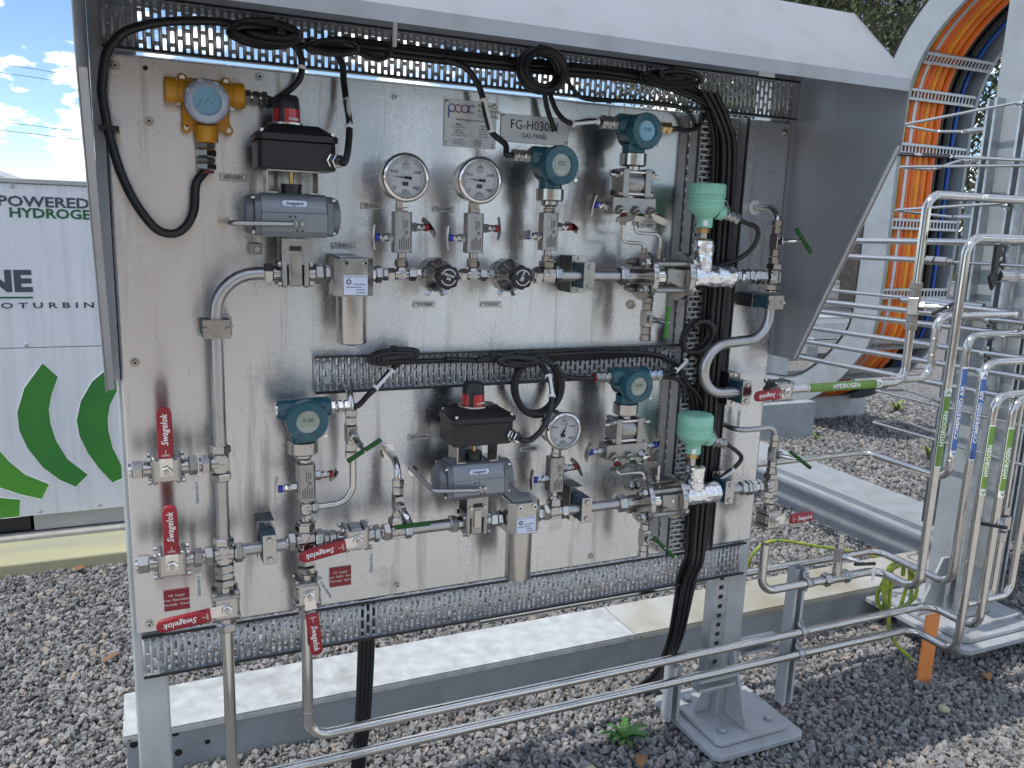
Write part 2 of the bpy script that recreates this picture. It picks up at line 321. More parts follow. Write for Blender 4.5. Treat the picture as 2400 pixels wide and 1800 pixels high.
sm = bpy.data.materials.new('gravel_stone'); sm.use_nodes = True; t = sm.node_tree; b = t.nodes['Principled BSDF']; b.inputs['Roughness'].default_value = 0.82
at = t.nodes.new('ShaderNodeAttribute'); at.attribute_type = 'INSTANCER'; at.attribute_name = 'tone'
rr = t.nodes.new('ShaderNodeValToRGB'); cr_ = rr.color_ramp
cr_.elements[0].color = (0.115, 0.117, 0.120, 1); cr_.elements[1].color = (0.36, 0.335, 0.30, 1)
for ps, cl in ((0.3, (0.19, 0.192, 0.193, 1)), (0.62, (0.25, 0.251, 0.253, 1)), (0.86, (0.32, 0.315, 0.305, 1)), (0.95, (0.32, 0.265, 0.225, 1))):
    e = cr_.elements.new(ps); e.color = cl
tcn = t.nodes.new('ShaderNodeTexCoord'); n = t.nodes.new('ShaderNodeTexNoise'); n.inputs['Scale'].default_value = 5.0; n.inputs['Detail'].default_value = 6
mxx = t.nodes.new('ShaderNodeMix'); mxx.data_type = 'RGBA'; mxx.blend_type = 'OVERLAY'; mxx.inputs['Factor'].default_value = 0.75
t.links.new(at.outputs['Fac'], rr.inputs['Fac']); t.links.new(tcn.outputs['Object'], n.inputs['Vector'])
t.links.new(rr.outputs['Color'], mxx.inputs['A']); t.links.new(n.outputs['Fac'], mxx.inputs['B']); t.links.new(mxx.outputs['Result'], b.inputs['Base Color'])
rng = np.random.default_rng(3)
def seen(xy, mg):
    d = np.c_[xy[:, 0]-0.0624, xy[:, 1]+1.8898, np.full(len(xy), GZ-0.9528)]
    x = d@np.array(cr); y = d@np.array(cu); z = -(d@np.array(cb))
    k = 1915/2400
    return (z > 0.3) & (np.abs(x*k/z) < 0.5+mg) & (np.abs(y*k/z) < 0.375+mg)
def stones(sp, r0, r1, sc):
    gx, gy = np.meshgrid(np.arange(-4, 10, sp), np.arange(-2, 9, sp)); p = np.c_[gx.ravel(), gy.ravel()]
    p += rng.uniform(-0.55, 0.55, p.shape)*sp
    d = np.hypot(p[:, 0]-0.06, p[:, 1]+1.89); k = (d >= r0) & (d < r1) & seen(p, 0.10)
    k &= ~((p[:, 1] > 2.05) & (p[:, 0] < 1.6))
    p = p[k]; return np.c_[p, GZ-0.006+rng.uniform(-0.006, 0.007, len(p))*sc/0.0125, sc*np.clip(rng.lognormal(-0.03, 0.30, len(p)), 0.45, 1.9)]
pts = np.vstack([stones(0.0165, 0, 4.7, 0.0130), stones(0.027, 4.7, 9.0, 0.019)])
me = bpy.data.meshes.new('gravel'); me.from_pydata(pts[:, :3].tolist(), [], [])
a = me.attributes.new('sc', 'FLOAT', 'POINT'); a.data.foreach_set('value', pts[:, 3].astype(np.float32))
gr = bpy.data.objects.new('gravel', me); C.objects.link(gr); gr['kind'] = 'stuff'; gr['label'] = 'grey crushed stone gravel covering the ground'; gr['category'] = 'gravel'
ng = bpy.data.node_groups.new('gravel', 'GeometryNodeTree')
ng.interface.new_socket('Geometry', in_out='INPUT', socket_type='NodeSocketGeometry'); ng.interface.new_socket('Geometry', in_out='OUTPUT', socket_type='NodeSocketGeometry')
N = ng.nodes.new; K = ng.links.new
gi, go = N('NodeGroupInput'), N('NodeGroupOutput'); iop = N('GeometryNodeInstanceOnPoints'); jg = N('GeometryNodeJoinGeometry')
for i in range(4):
    ico = N('GeometryNodeMeshIcoSphere'); ico.inputs['Radius'].default_value = 1.0; ico.inputs['Subdivisions'].default_value = 3
    sp_ = N('GeometryNodeSetPosition'); nx = N('ShaderNodeTexNoise'); nx.noise_dimensions = '4D'; nx.inputs['W'].default_value = 3.1*i+0.4; nx.inputs['Scale'].default_value = 0.9; nx.inputs['Detail'].default_value = 1.5
    vx = N('ShaderNodeTexVoronoi'); vx.voronoi_dimensions = '4D'; vx.inputs['W'].default_value = 1.7*i; vx.inputs['Scale'].default_value = 0.95
    nm = N('GeometryNodeInputNormal'); m1 = N('ShaderNodeMath'); m1.operation = 'SUBTRACT'; m1.inputs[1].default_value = 0.5
    m2 = N('ShaderNodeMath'); m2.operation = 'MULTIPLY'; m2.inputs[1].default_value = 1.5
    m3 = N('ShaderNodeMath'); m3.operation = 'MULTIPLY_ADD'; m3.inputs[1].default_value = -0.55
    vs_ = N('ShaderNodeVectorMath'); vs_.operation = 'SCALE'
    K(nx.outputs['Fac'], m1.inputs[0]); K(m1.outputs[0], m2.inputs[0]); K(vx.outputs['Distance'], m3.inputs[0]); K(m2.outputs[0], m3.inputs[2])
    K(nm.outputs[0], vs_.inputs[0]); K(m3.outputs[0], vs_.inputs['Scale'])
    K(ico.outputs['Mesh'], sp_.inputs['Geometry']); K(vs_.outputs[0], sp_.inputs['Offset'])
    smn = N('GeometryNodeSetMaterial'); smn.inputs['Material'].default_value = sm; K(sp_.outputs[0], smn.inputs[0])
    g2i = N('GeometryNodeGeometryToInstance'); K(smn.outputs[0], g2i.inputs[0]); K(g2i.outputs[0], jg.inputs[0])
K(gi.outputs[0], iop.inputs['Points']); K(jg.outputs[0], iop.inputs['Instance']); iop.inputs['Pick Instance'].default_value = True
rv = N('FunctionNodeRandomValue'); rv.data_type = 'FLOAT_VECTOR'; rv.inputs['Min'].default_value = (0, 0, 0); rv.inputs['Max'].default_value = (6.283, 6.283, 6.283)
rs = N('FunctionNodeRandomValue'); rs.data_type = 'FLOAT_VECTOR'; rs.inputs['Min'].default_value = (0.75, 0.65, 0.5); rs.inputs['Max'].default_value = (1.35, 1.1, 0.85); rs.inputs['Seed'].default_value = 5
na = N('GeometryNodeInputNamedAttribute'); na.data_type = 'FLOAT'; na.inputs['Name'].default_value = 'sc'
vm = N('ShaderNodeVectorMath'); vm.operation = 'SCALE'
K(rs.outputs[0], vm.inputs[0]); K(na.outputs[0], vm.inputs['Scale']); K(vm.outputs[0], iop.inputs['Scale'])
er = N('FunctionNodeEulerToRotation'); K(rv.outputs[0], er.inputs[0]); K(er.outputs[0], iop.inputs['Rotation'])
ri = N('FunctionNodeRandomValue'); ri.data_type = 'INT'; ri.inputs['Min'].default_value = 0
ri_min = [s for s in ri.inputs if s.name == 'Max' and s.type == 'INT'][0]; ri_min.default_value = 3
ri.inputs['Seed'].default_value = 9
K([s for s in ri.outputs if s.type == 'INT'][0], iop.inputs['Instance Index'])
st = N('GeometryNodeStoreNamedAttribute'); st.data_type = 'FLOAT'; st.domain = 'INSTANCE'; st.inputs['Name'].default_value = 'tone'
rf = N('FunctionNodeRandomValue'); rf.data_type = 'FLOAT'; rf.inputs['Seed'].default_value = 11
K(iop.outputs[0], st.inputs['Geometry']); K([s for s in rf.outputs if s.type == 'VALUE'][0], [s for s in st.inputs if s.name == 'Value' and s.type == 'VALUE'][0])
K(st.outputs[0], go.inputs[0])
gmod = gr.modifiers.new('stones', 'NODES'); gmod.node_group = ng

bounce_slab = MB().bb(-14, 14, -7.5, -0.95, GZ-0.1, GZ+0.004).build('path', 'path'); struct(bounce_slab)  # unseen slab, added as a bright surface for fill and panel reflections
# ------------------------------------------------------------------ concrete slab and turbine enclosure behind on the left
s1 = MB().bb(-9, 1.5, 2.03, 2.36, GZ-0.1, -0.593).build('concrete_slab', 'concrete', bevel=0.012)
tag(s1, 'moss stained concrete plinth under the white enclosure', 'plinth'); 
MB().bb(-9, 1.5, 2.30, 5.2, GZ-0.1, -0.572).build('plinth_upstand', 'concrete2', s1, bevel=0.01)
cn = thing('turbine_enclosure', 'white enclosure with green arcs and dark lettering on its side', 'enclosure', (-2, 3.4, -0.56))
CY = 2.33
MB().bb(-4.2, 1.3, CY, CY+0.02, 0.3135, 1.036).build('cladding_panel', 'cladding', cn, bevel=0.002)
MB().bb(-4.2, 1.3, CY, CY+0.02, -0.484, 0.3105).build('cladding_panel', 'cladding', cn, bevel=0.002)
MB().bb(-4.18, 1.28, CY+0.021, 4.6, -0.47, 1.03).build('body', 'cladding', cn)
MB().bb(-4.22, 1.32, CY-0.012, 4.65, 1.0375, 1.058).build('roof_flashing', 'capgrey', cn, bevel=0.003)
MB().bb(-0.482, 1.28, CY+0.022, CY+0.06, -0.565, -0.488).build('skirt', 'capgrey', cn, bevel=0.002)
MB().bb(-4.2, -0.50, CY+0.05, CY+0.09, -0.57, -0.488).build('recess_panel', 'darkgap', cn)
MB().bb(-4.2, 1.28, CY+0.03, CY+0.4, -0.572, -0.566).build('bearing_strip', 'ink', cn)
for x, z in ((-0.455, 1.022), (-0.451, 0.326), (-0.449, -0.465), (-1.2, 1.022), (0.3, 0.326), (-0.20, -0.462), (-0.62, 0.326), (-0.62, -0.465)):
    MB().lathe((x, CY, z), FR, [(0.009, 0), (0.009, 0.002), (0.005, 0.005), (0.001, 0.006)], 12).build('rivet', 'capgrey', cn)
arcs = [[(-0.393, 0.242), (-0.474, 0.128), (-0.51, 0.017), (-0.508, -0.069), (-0.483, -0.152), (-0.427, -0.252), (-0.361, -0.321), (-0.294, -0.363), (-0.239, -0.305), (-0.32, -0.221), (-0.361, -0.128), (-0.378, -0.045), (-0.38, 0.023), (-0.363, 0.095), (-0.334, 0.174)],
 [(-0.126, 0.208), (-0.197, 0.147), (-0.25, 0.055), (-0.273, -0.039), (-0.266, -0.114), (-0.236, -0.2), (-0.192, -0.281), (-0.138, -0.357), (-0.070, -0.330), (-0.096, -0.265), (-0.126, -0.181), (-0.139, -0.096), (-0.139, -0.041), (-0.126, 0.028), (-0.099, 0.081), (-0.046, 0.168)],
 [(-0.80, 0.06), (-0.70, -0.06), (-0.589, -0.157), (-0.56, -0.206), (-0.497, -0.28), (-0.403, -0.336), (-0.439, -0.408), (-0.521, -0.377), (-0.603, -0.334), (-0.72, -0.26), (-0.86, -0.12)],
 [(-0.80, -0.30), (-0.606, -0.38), (-0.526, -0.398), (-0.534, -0.482), (-0.614, -0.482), (-0.86, -0.42)]]
for i, a in enumerate(arcs):
    cx_ = sum(p[0] for p in a)/len(a); cz_ = sum(p[1] for p in a)/len(a)
    sp3 = a if i > 1 else a
    MB().prism([(x, CY-0.0012, z) for x, z in sp3], (0, -0.0008, 0)).build('green_arc', 'decal' if i < 2 else 'decallight', cn, smooth=60)
    ol = MB(); pp = [V((x, CY-0.0022, z)) for x, z in sp3]; ol.tube(pp+[pp[0]], 0.0016, n=6); ol.build('arc_outline', 'white', cn)
DX = dict(xd=UX, yd=UZ)
letters(text('POWERED BY', (-0.518, CY-0.002, 0.958), size=0.062, m='slate', parent=cn, bold=0.028, align='LEFT', width=0.47, **DX))
letters(text('HYDROGEN', (-0.477, CY-0.002, 0.909), size=0.058, m='leafletter', parent=cn, bold=0.03, align='LEFT', width=0.365, **DX))
letters(text('NE', (-0.410, CY-0.002, 0.608), size=0.128, m='slate', parent=cn, bold=0.045, align='RIGHT', width=0.185, **DX))
MB().bb(-1.2, -0.410, CY-0.002, CY-0.0005, 0.5355, 0.5435).build('underline', 'leafletter', cn)
letters(text('MICROTURBINES', (-0.070, CY-0.002, 0.5025), size=0.036, m='slate', parent=cn, bold=0.022, align='RIGHT', spacing=1.6, width=0.68, **DX))

# ------------------------------------------------------------------ cable trunking on the gravel
tk = thing('cable_trunking', 'long low galvanised trunking with sunlit lid behind the panel', 'trunking', (1.2, 0.53, GZ))
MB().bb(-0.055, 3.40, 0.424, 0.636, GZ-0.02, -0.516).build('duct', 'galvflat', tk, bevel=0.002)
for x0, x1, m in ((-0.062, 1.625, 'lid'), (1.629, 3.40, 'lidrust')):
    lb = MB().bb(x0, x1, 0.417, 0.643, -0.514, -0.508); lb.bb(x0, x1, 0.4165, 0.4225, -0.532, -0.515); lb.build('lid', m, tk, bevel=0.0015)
for x in (-0.045, 1.605, 1.655):
    MB().lathe((x, 0.4165, -0.523), FR, [(0.006, 0), (0.006, 0.002), (0.003, 0.004)], 10).build('lid_screw', 'steel', tk)
for x, z in ((-0.035, -0.545), (0.075, -0.535), (0.08, -0.60), (0.16, -0.585)):
    MB().cyl((x, 0.4242, z), (x, 0.4232, z), 0.008 if x > 0.1 else 0.011, 14).build('knockout', 'ink', tk)
ty = thing('cable_trunking', 'wide galvanised trunking running away beyond the pipe column', 'trunking', (3.7, 1.8, GZ))
MB().bb(3.46, 3.94, 0.66, 6.0, GZ-0.02, -0.522).build('duct', 'galvflat', ty)
MB().bb(3.445, 3.955, 0.645, 6.0, -0.52, -0.505).build('lid', 'galvflat', ty)  # darker metal than the other lids, standing for shade from overhead
MB().bb(3.48, 3.92, 0.652, 0.6585, -0.64, -0.53).build('open_end', 'ink', ty)

# ------------------------------------------------------------------ the panel, its posts and its hood
pn = thing('instrument_board', 'large stainless steel instrument panel on posts under a sheet hood', 'instrument board', (0.875, 0.05, GZ))
pb = MB().bb(0.0, 1.75, 0.0, 0.018, 0.0, 1.252).build('back_sheet', 'sheet', pn, bevel=0.007)
uv = pb.data.uv_layers.new(name='UVMap')
for lp in pb.data.loops:
    q = pb.data.vertices[lp.vertex_index].co; uv.data[lp.index].uv = (q.x, q.z)
for x0, x1 in ((-0.009, 0.064), (1.693, 1.768)):
    MB().bb(x0, x1, 0.0205, 0.0955, -0.62, 1.40).build('post', 'galvdull', pn, bevel=0.006)
def base(cx, cy, z, w, t1, par, mtl='baseplate'):
    def plate(h, z0, z1, c): return MB().prism([(cx-h+c, cy-h, z0), (cx+h-c, cy-h, z0), (cx+h, cy-h+c, z0), (cx+h, cy+h-c, z0), (cx+h-c, cy+h, z0), (cx-h+c, cy+h, z0), (cx-h, cy+h-c, z0), (cx-h, cy-h+c, z0)], (0, 0, z1-z0))
    plate(w/2, z-t1*2, z-t1, 0.02).build('footing_plate', mtl, par, bevel=0.003)
    plate(w/2-0.037, z-t1+0.004, z, 0.014).build('base_plate', mtl, par, bevel=0.002)
    for i in (-1, 1):
        for j in (-1, 1):
            q = V((cx+i*(w/2-0.085), cy+j*(w/2-0.085), z)); bo = MB().cyl(q, q+UZ*0.003, 0.017, 20); bo.hex(q+UZ*0.003, q+UZ*0.014, 0.024); bo.build('anchor_bolt', 'galv', par)
base(1.7455, 0.03, -0.605, 0.355, 0.018, pn); base(0.0275, 0.03, -0.605, 0.355, 0.018, pn)
for x in (1.730, 0.0275):
    MB().prism([(x-0.005, 0.020, -0.604), (x-0.005, -0.085, -0.604), (x-0.005, -0.085, -0.592), (x-0.005, 0.006, -0.365), (x-0.005, 0.020, -0.36)], (0.01, 0, 0)).build('gusset', 'baseplate', pn, bevel=0.002)
    MB().prism([(x-0.038, 0.053, -0.604), (x-0.095, 0.053, -0.604), (x-0.095, 0.053, -0.592), (x-0.047, 0.053, -0.50), (x-0.038, 0.053, -0.50)], (0, 0.01, 0)).build('gusset', 'baseplate', pn, bevel=0.002)
# slotted strut beside the right post
st_ = MB(); st_.bb(1.641, 1.6915, 0.058, 0.0605, -0.52, -0.01)
nz_ = 16
for i in range(nz_):
    z0 = -0.52+i*0.51/nz_; z1 = z0+0.51/nz_
    for x0, x1, za, zb in ((1.641, 1.658, z0, z1), (1.675, 1.6915, z0, z1), (1.658, 1.675, z0, z0+0.009), (1.658, 1.675, z1-0.009, z1)): st_.bb(x0, x1, 0.018, 0.0205, za, zb)
st_.bb(1.639, 1.6415, 0.018, 0.06, -0.52, -0.01); st_.build('slotted_strut', 'galv', pn)
# hood: roof slope, lip, side plates
HX0, HX1 = -0.022, 1.768
hd = MB().prism([(HX0, -0.372, 1.322), (HX0, -0.168, 1.510), (HX0, 0.02, 1.540), (HX0, 0.02, 1.538), (HX0, -0.167, 1.508), (HX0, -0.3705, 1.3205)], (HX1-HX0, 0, 0)).build('hood_roof', 'hood', pn)
MB().bb(HX0, HX1, -0.3735, -0.372, 1.2935, 1.3215).build('hood_lip', 'hood', hd)
for x in (HX0-0.0025, HX1+0.0005):
    MB().prism([(x, 0.02, 0.585), (x, -0.095, 0.585), (x, -0.372, 1.165), (x, -0.374, 1.3215), (x, -0.168, 1.5115), (x, 0.02, 1.5415)], (0.002, 0, 0)).build('hood_side', 'hood', pn)
for x in (HX0+0.001, HX1-0.014):
    MB().prism([(x, -0.094, 0.59), (x, -0.371, 1.166), (x, -0.359, 1.166), (x, -0.082, 0.59)], (0.0125, 0, 0)).build('hood_side_return', 'hood', pn)
for x0, x1 in ((HX0+0.0005, -0.0005), (1.7505, HX1)): MB().bb(x0, x1, 0.003, 0.019, 0.59, 1.53).build('hood_closing_strip', 'hood', pn)
MB().bb(HX0, HX1, 0.097, 0.099, 1.362, 1.545).build('hood_back', 'hood', pn)
for x, z in ((0.024, 1.226), (0.081, 1.125), (0.030, 0.629), (0.595, 1.219), (1.729, 1.225), (1.736, 0.625), (1.177, 0.028), (0.609, 0.030), (0.030, 0.025), (0.30, 1.232)):
    bo = MB().cyl((x, 0, z), (x, -0.002, z), 0.0105, 18); bo.cyl((x, -0.002, z), (x, -0.007, z), 0.0065, 16, ch=0.001); o = bo.build('bolt', 'steel', pn); MB().hex((x, -0.0071, z), (x, -0.0074, z), 0.005).build('socket', 'ink', o)
MB().cyl((0.079, 0, 1.258-0.03), (0.079, -0.0006, 1.228), 0.005, 14).build('hole', 'ink', pn)

# perforated cable trays (real slots)
def tray(name, label, o, ud, vd, nd, lu, lv, mtl, fl=0.014, trim=True, rows=3, pitch=0.0146, skip=None):
    o, ud, vd, nd = V(o), V(ud), V(vd), V(nd)
    tt = thing(name, label, 'cable tray', tuple(o+ud*(lu/2)))
    m = MB(); n = int(lu/pitch); pt = lu/n; sw = 0.0072; mg = 0.004; pv = (lv-2*mg)/rows; sl = pv*0.74
    def quad(u0, u1, v0, v1):
        if v1-v0 < 1e-4: return
        m.add([o+ud*a+vd*b for a, b in ((u0, v0), (u1, v0), (u1, v1), (u0, v1))], [(0, 1, 2, 3)])
    for i in range(n):
        u = i*pt; quad(u, u+pt-sw, 0, lv); prev = 0; off = 0 if i % 2 else pv/2
        for k in range(-1, rows+1):
            v0 = mg+off+k*pv+(pv-sl)/2; v1 = v0+sl
            v0 = max(v0, mg); v1 = min(v1, lv-mg)
            if v1-v0 < 0.003: continue
            quad(u+pt-sw, u+pt, prev, v0); prev = v1
        quad(u+pt-sw, u+pt, prev, lv)
    ob = m.build('slotted_web', mtl, tt, recalc=False)
    sd = ob.modifiers.new('thickness', 'SOLIDIFY'); sd.thickness = 0.0014; sd.offset = 0
    for v in (0, lv):
        q = o+vd*v; s_ = 0.0012 if v else -0.0012
        MB().prism([q, q+ud*lu, q+ud*lu+nd*fl, q+nd*fl], vd*s_).build('flange', mtl, tt)
        if trim: MB().prism([q+nd*fl-vd*0.0022, q+ud*lu+nd*fl-vd*0.0022, q+ud*lu+nd*fl+vd*0.0028, q+nd*fl+vd*0.0028], nd*0.006).build('edge_trim', 'rubber', tt)
    for u in (0.03, lu-0.03):
        for v in (0.025, lv-0.025):
            q = o+ud*u+vd*v+nd*0.001; MB().lathe(q, nd, [(0.009, 0), (0.009, 0.0015), (0.0055, 0.0016), (0.005, 0.005)], 14).build('bolt', 'galv', tt)
    return tt
tray('cable_tray', 'slotted tray carrying black cables along the top under the hood', (0.003, -0.003, 1.2575), UX, UZ, FR, 1.735, 0.098, 'tray', 0.022)
tray('cable_tray', 'slotted horizontal tray across the middle of the panel', (0.404, -0.006, 0.547), UX, UZ, FR, 1.0, 0.084, 'tray', 0.018)
tray('cable_tray', 'vertical slotted tray with deep black edged flanges on the right of the panel', (1.562, -0.006, 0.01), UZ, -UX, FR, 1.235, 0.158, 'tray', 0.036, rows=5)
tray('cable_tray', 'slotted tray along the bottom edge with gravel showing through', (0.012, 0.0145, -0.108), UX, UZ, FR, 1.722, 0.100, 'tray', 0.010)
# ------------------------------------------------------------------ pipe column on the right with its struts
cl = thing('steel_column', 'tall galvanised steel column on a base plate carrying the pipe rack', 'column', (3.02, 0.19, GZ))
MB().bb(2.935, 3.115, 0.10, 0.28, -0.53, 3.2).build('shaft', 'galvflat', cl, bevel=0.012)
base(3.02, 0.19, -0.53, 0.50, 0.02, cl)
MB().bb(2.87, 3.17, 0.04, 0.34, GZ-0.05, -0.571).build('grout_pad', 'concrete2', cl, bevel=0.01)
MB().prism([(2.934, 0.185, -0.529), (2.80, 0.185, -0.529), (2.80, 0.185, -0.515), (2.90, 0.185, -0.30), (2.934, 0.185, -0.30)], (0, 0.012, 0)).build('gusset', 'baseplate', cl, bevel=0.002)
def strut(mb, o, ax, sd, dp, L_, w=0.041, d=0.041, t=0.0025):
    # open channel: o = middle of the back, ax = length, sd = sideways, dp = towards the open side
    o, ax, sd, dp = V(o), V(ax), V(sd), V(dp)
    R = Matrix((sd, dp, ax)).transposed()
    mb.box(o+ax*(L_/2)+dp*(t/2), (w, t, L_), R)
    for s in (-1, 1):
        mb.box(o+ax*(L_/2)+sd*(s*(w/2-t/2))+dp*(d/2), (t, d-2*t, L_), R)
        mb.box(o+ax*(L_/2)+sd*(s*(w/2-0.0055))+dp*(d-t/2), (0.0095, t, L_), R)
    return mb
for y, z0 in ((0.125, -0.50), (0.255, 0.62)):
    strut(MB(), (2.934, y, z0), UZ, UY, -UX, 1.45-z0).build('strut', 'galv', cl)
for x, z0, z1 in ((2.975, -0.3, 1.42), (3.075, -0.45, 1.36)):
    strut(MB(), (x, 0.099, z0), UZ, UX, -UY, z1-z0).build('strut', 'galv', cl)
cb_ = thing('steel_cabinet', 'dark slate steel cabinet behind the galvanised column', 'cabinet', (3.7, 0.5, GZ))
MB().bb(3.30, 4.3, 0.30, 0.62, -0.35, 1.15).build('body', 'cabinet', cb_, bevel=0.004)
MB().bb(3.32, 3.77, 0.288, 0.2995, -0.30, 1.12).build('door', 'cabinet', cb_, bevel=0.003)
MB().bb(3.79, 4.28, 0.288, 0.2995, -0.30, 1.12).build('door', 'cabinet', cb_, bevel=0.003)
for x in (3.40, 4.2): MB().bb(x-0.03, x+0.03, 0.40, 0.46, GZ-0.02, -0.351).build('leg', 'galv', cb_)

# stainless tubes running along the column, each its own thing
def tube(label, path, r, m='tube', bend=None, nuts=(), name='steel_tube', cat='tube', weld=()):
    p0 = V(path[0]); th = thing(name, label, cat, tuple(p0))
    MB().tube(path, r, bend=bend or r*3.4, n=16).build('pipe', m, th)
    for q, ax, l in nuts:
        q, ax = V(q), V(ax); MB().hex(q-ax*(l/2), q+ax*(l/2), r*2.9).build('nut', 'steel', th)
    for q, ax in weld:
        q, ax = V(q), V(ax); MB().ring(q, ax, r*1.0, r*0.07, 20, 5).build('weld_bead', 'dulltube', th)
    return th
def sleeve(th, p0, p1, r, face, m, txt=None, size=0.012, flip=False, span=1.25, arrow=True, name='pipe_label', bord=True, frac=0.42):
    p0, p1, face = V(p0), V(p1), V(face).normalized(); ax = (p1-p0).normalized(); sd = ax.cross(face).normalized(); L_ = (p1-p0).length
    def shell(a, b, rr, sp, mm, nm, par):
        mb = MB(); n = 12; q = []; f = []
        for i in range(n+1):
            an = -sp+2*sp*i/n; d = face*math.cos(an)+sd*math.sin(an); q += [p0+ax*a+d*rr, p0+ax*b+d*rr]
        f = [(2*i, 2*i+1, 2*i+3, 2*i+2) for i in range(n)]; mb.add(q, f); return mb.build(nm, mm, par, recalc=False)
    s = shell(0, L_, r+0.0006, span, 'white' if bord else m, name, th)
    if bord: shell(L_*0.012+0.001, L_-(0.022 if arrow else 0.004), r+0.0010, span-0.12, m, 'colour_band', s)
    if txt:
        yd = -sd if not flip else sd; xd = yd.cross(face)
        text(txt, (p0+p1)/2+face*(r+0.0015), xd, yd, size, 'whiteink', s, bold=0.02, wrap=r+0.0015, width=L_*frac)
    if arrow:
        o = p1-ax*0.012+face*(r+0.0014); d1 = ax*0.008; d2 = sd*0.006; mb = MB()
        for sg in (-1, 1): mb.prism([o+d1, o+d2*sg-d1*0.2, o+d2*sg-d1*1.0, o+d1*0.2], face*0.0004)
        mb.build('arrow', m if bord else 'whiteink', s)
    return s
def clamp(th, q, ax, out_, r, m='galv'):
    # saddle clamp round a tube at q, lying on the strut behind it
    q, ax, o = V(q), V(ax), V(out_); sd = ax.cross(o).normalized(); mb = MB()
    prof = [(-r*2.3, -r*0.9), (-r*1.35, -r*0.7), (-r*1.1, 0)]+[(r*1.12*math.sin(a), r*1.12*math.cos(a)) for a in [-1.2, -0.7, -0.2, 0.3, 0.8, 1.2]]+[(r*1.1, 0), (r*1.35, -r*0.7), (r*2.3, -r*0.9)]
    n = len(prof); vs_ = []; 
    for w in (-0.011, 0.011): vs_ += [q+ax*w+sd*a+o*b for a, b in prof]
    fs = [(i, i+1, n+i+1, n+i) for i in range(n-1)]; mb.add(vs_, fs); c = mb.build('clamp', m, th, recalc=False)
    s_ = c.modifiers.new('t', 'SOLIDIFY'); s_.thickness = 0.0022
    MB().tube([q-ax*0.013, q+ax*0.013], r*1.07, n=16).build('clamp_liner', 'rubber', th)
    for sg in (-1, 1): MB().hex(q+sd*(sg*r*1.9)-o*(r*0.8), q+sd*(sg*r*1.9)-o*(r*0.8)+o*0.008, 0.010).build('clamp_bolt', 'steel', th)
XS = 2.868
stack = [('T1', 0.930, 0.0125, 'thick tube at eye height, topmost of the parallel tubes beside the column'),
         ('T2', 0.858, 0.0115, 'tube with a hex union just below the topmost parallel tube'),
         ('T3', 0.705, 0.0075, 'thin tube above the row of thick parallel tubes by the column'),
         ('T4', 0.654, 0.0120, 'first thick tube of the lower parallel row crossing the column'),
         ('T5', 0.609, 0.0120, 'second thick tube down in the lower parallel row'),
         ('T6', 0.529, 0.0120, 'third thick tube down in the lower parallel row'),
         ('T7', 0.463, 0.0120, 'fourth thick tube down in the lower parallel row'),
         ('T8', 0.384, 0.0120, 'lowest thick tube of the lower parallel row above the labelled bend')]
for i, (k, z, r, lb) in enumerate(stack):
    y1 = -0.9
    if k == 'T2':
        th = tube(lb, [(XS, 3.6, z-0.05), (XS, 0.40, z)], r, 'tube', nuts=[((XS, 0.40, z), UY, 0.035), ((XS, 0.35, z), UY, 0.05)], name='steel_tube')
        MB().tube([(XS, 0.36, z), (XS, -0.02, z+0.003)], 0.006, n=12).build('narrow_pipe', 'tube', th); MB().hex((XS, 0.30, z), (XS, 0.325, z), 0.022).build('nut', 'steel', th)
    elif k == 'T3':
        th = tube(lb, [(XS, 3.6, z-0.05), (XS, 0.36, z)], r, nuts=[((XS, 0.36, z), UY, 0.05)])
        MB().tube([(XS, 0.34, z), (XS, 0.15, z)], 0.012, n=14).build('wide_pipe', 'tube', th)
    else:
        th = tube(lb, [(XS, 3.6, z-0.05), (XS, 1.0, z-0.015), (XS, y1, z+0.035)], r, weld=[((XS, 0.62, z-0.006), UY)])
    if k != 'T3': clamp(th, (XS, 0.125, z+0.004), UY, -UX, max(r, 0.006))
hair = [(1.385, 0.62, 'uppermost hairpin of thin vent tubing beside the column'), (1.222, 0.615, 'second hairpin of thin vent tubing below the black label'),
        (1.050, 0.61, 'third hairpin of thin tubing crossing the column'), (0.300, 0.595, 'hairpin of thin tubing low over the gravel, upper of two'), (0.163, 0.59, 'hairpin of thin tubing low over the gravel, lower of two')]
for i, (z, y, lb) in enumerate(hair):
    up = 0.05 if i == 0 else (0.03 if i == 2 else -0.02); x2 = XS+0.20
    fy = y-0.12
    if i == 1: p = [(x2, fy, z+0.03), (x2, y, z), (XS, y, z), (XS, 0.02, z-0.02)]
    else: p = [(x2, fy, z-0.02), (x2, y, z-0.01), (XS, y, z), (XS, -0.5, z+up+0.03)]
    th = tube(lb, p, 0.0058, bend=0.03, nuts=[((x2, fy-0.02, p[0][2]), UY, 0.022), ((x2, fy-0.05, p[0][2]), UY, 0.03)])
    MB().tube([(x2, fy-0.03, p[0][2]), (x2, 0.285, p[0][2])], 0.011, n=14).build('wide_pipe', 'tube', th)
    if i != 1: clamp(th, (XS, 0.125, z+up*0.6), UY, -UX, 0.0062)
th = tube('thin tube with black VENT label that bends upward at the column', [(XS, 0.66, 1.277), (XS, -0.02, 1.212), (XS, -0.02, 1.42), (XS, -0.5, 1.46)], 0.0065, bend=0.03)
sleeve(th, (XS, 0.655, 1.2765), (XS, 0.36, 1.2483), 0.0075, (-0.8, -0.6, 0), 'ink', 'VENT', 0.0125, bord=False, frac=0.17, flip=False, span=1.5)

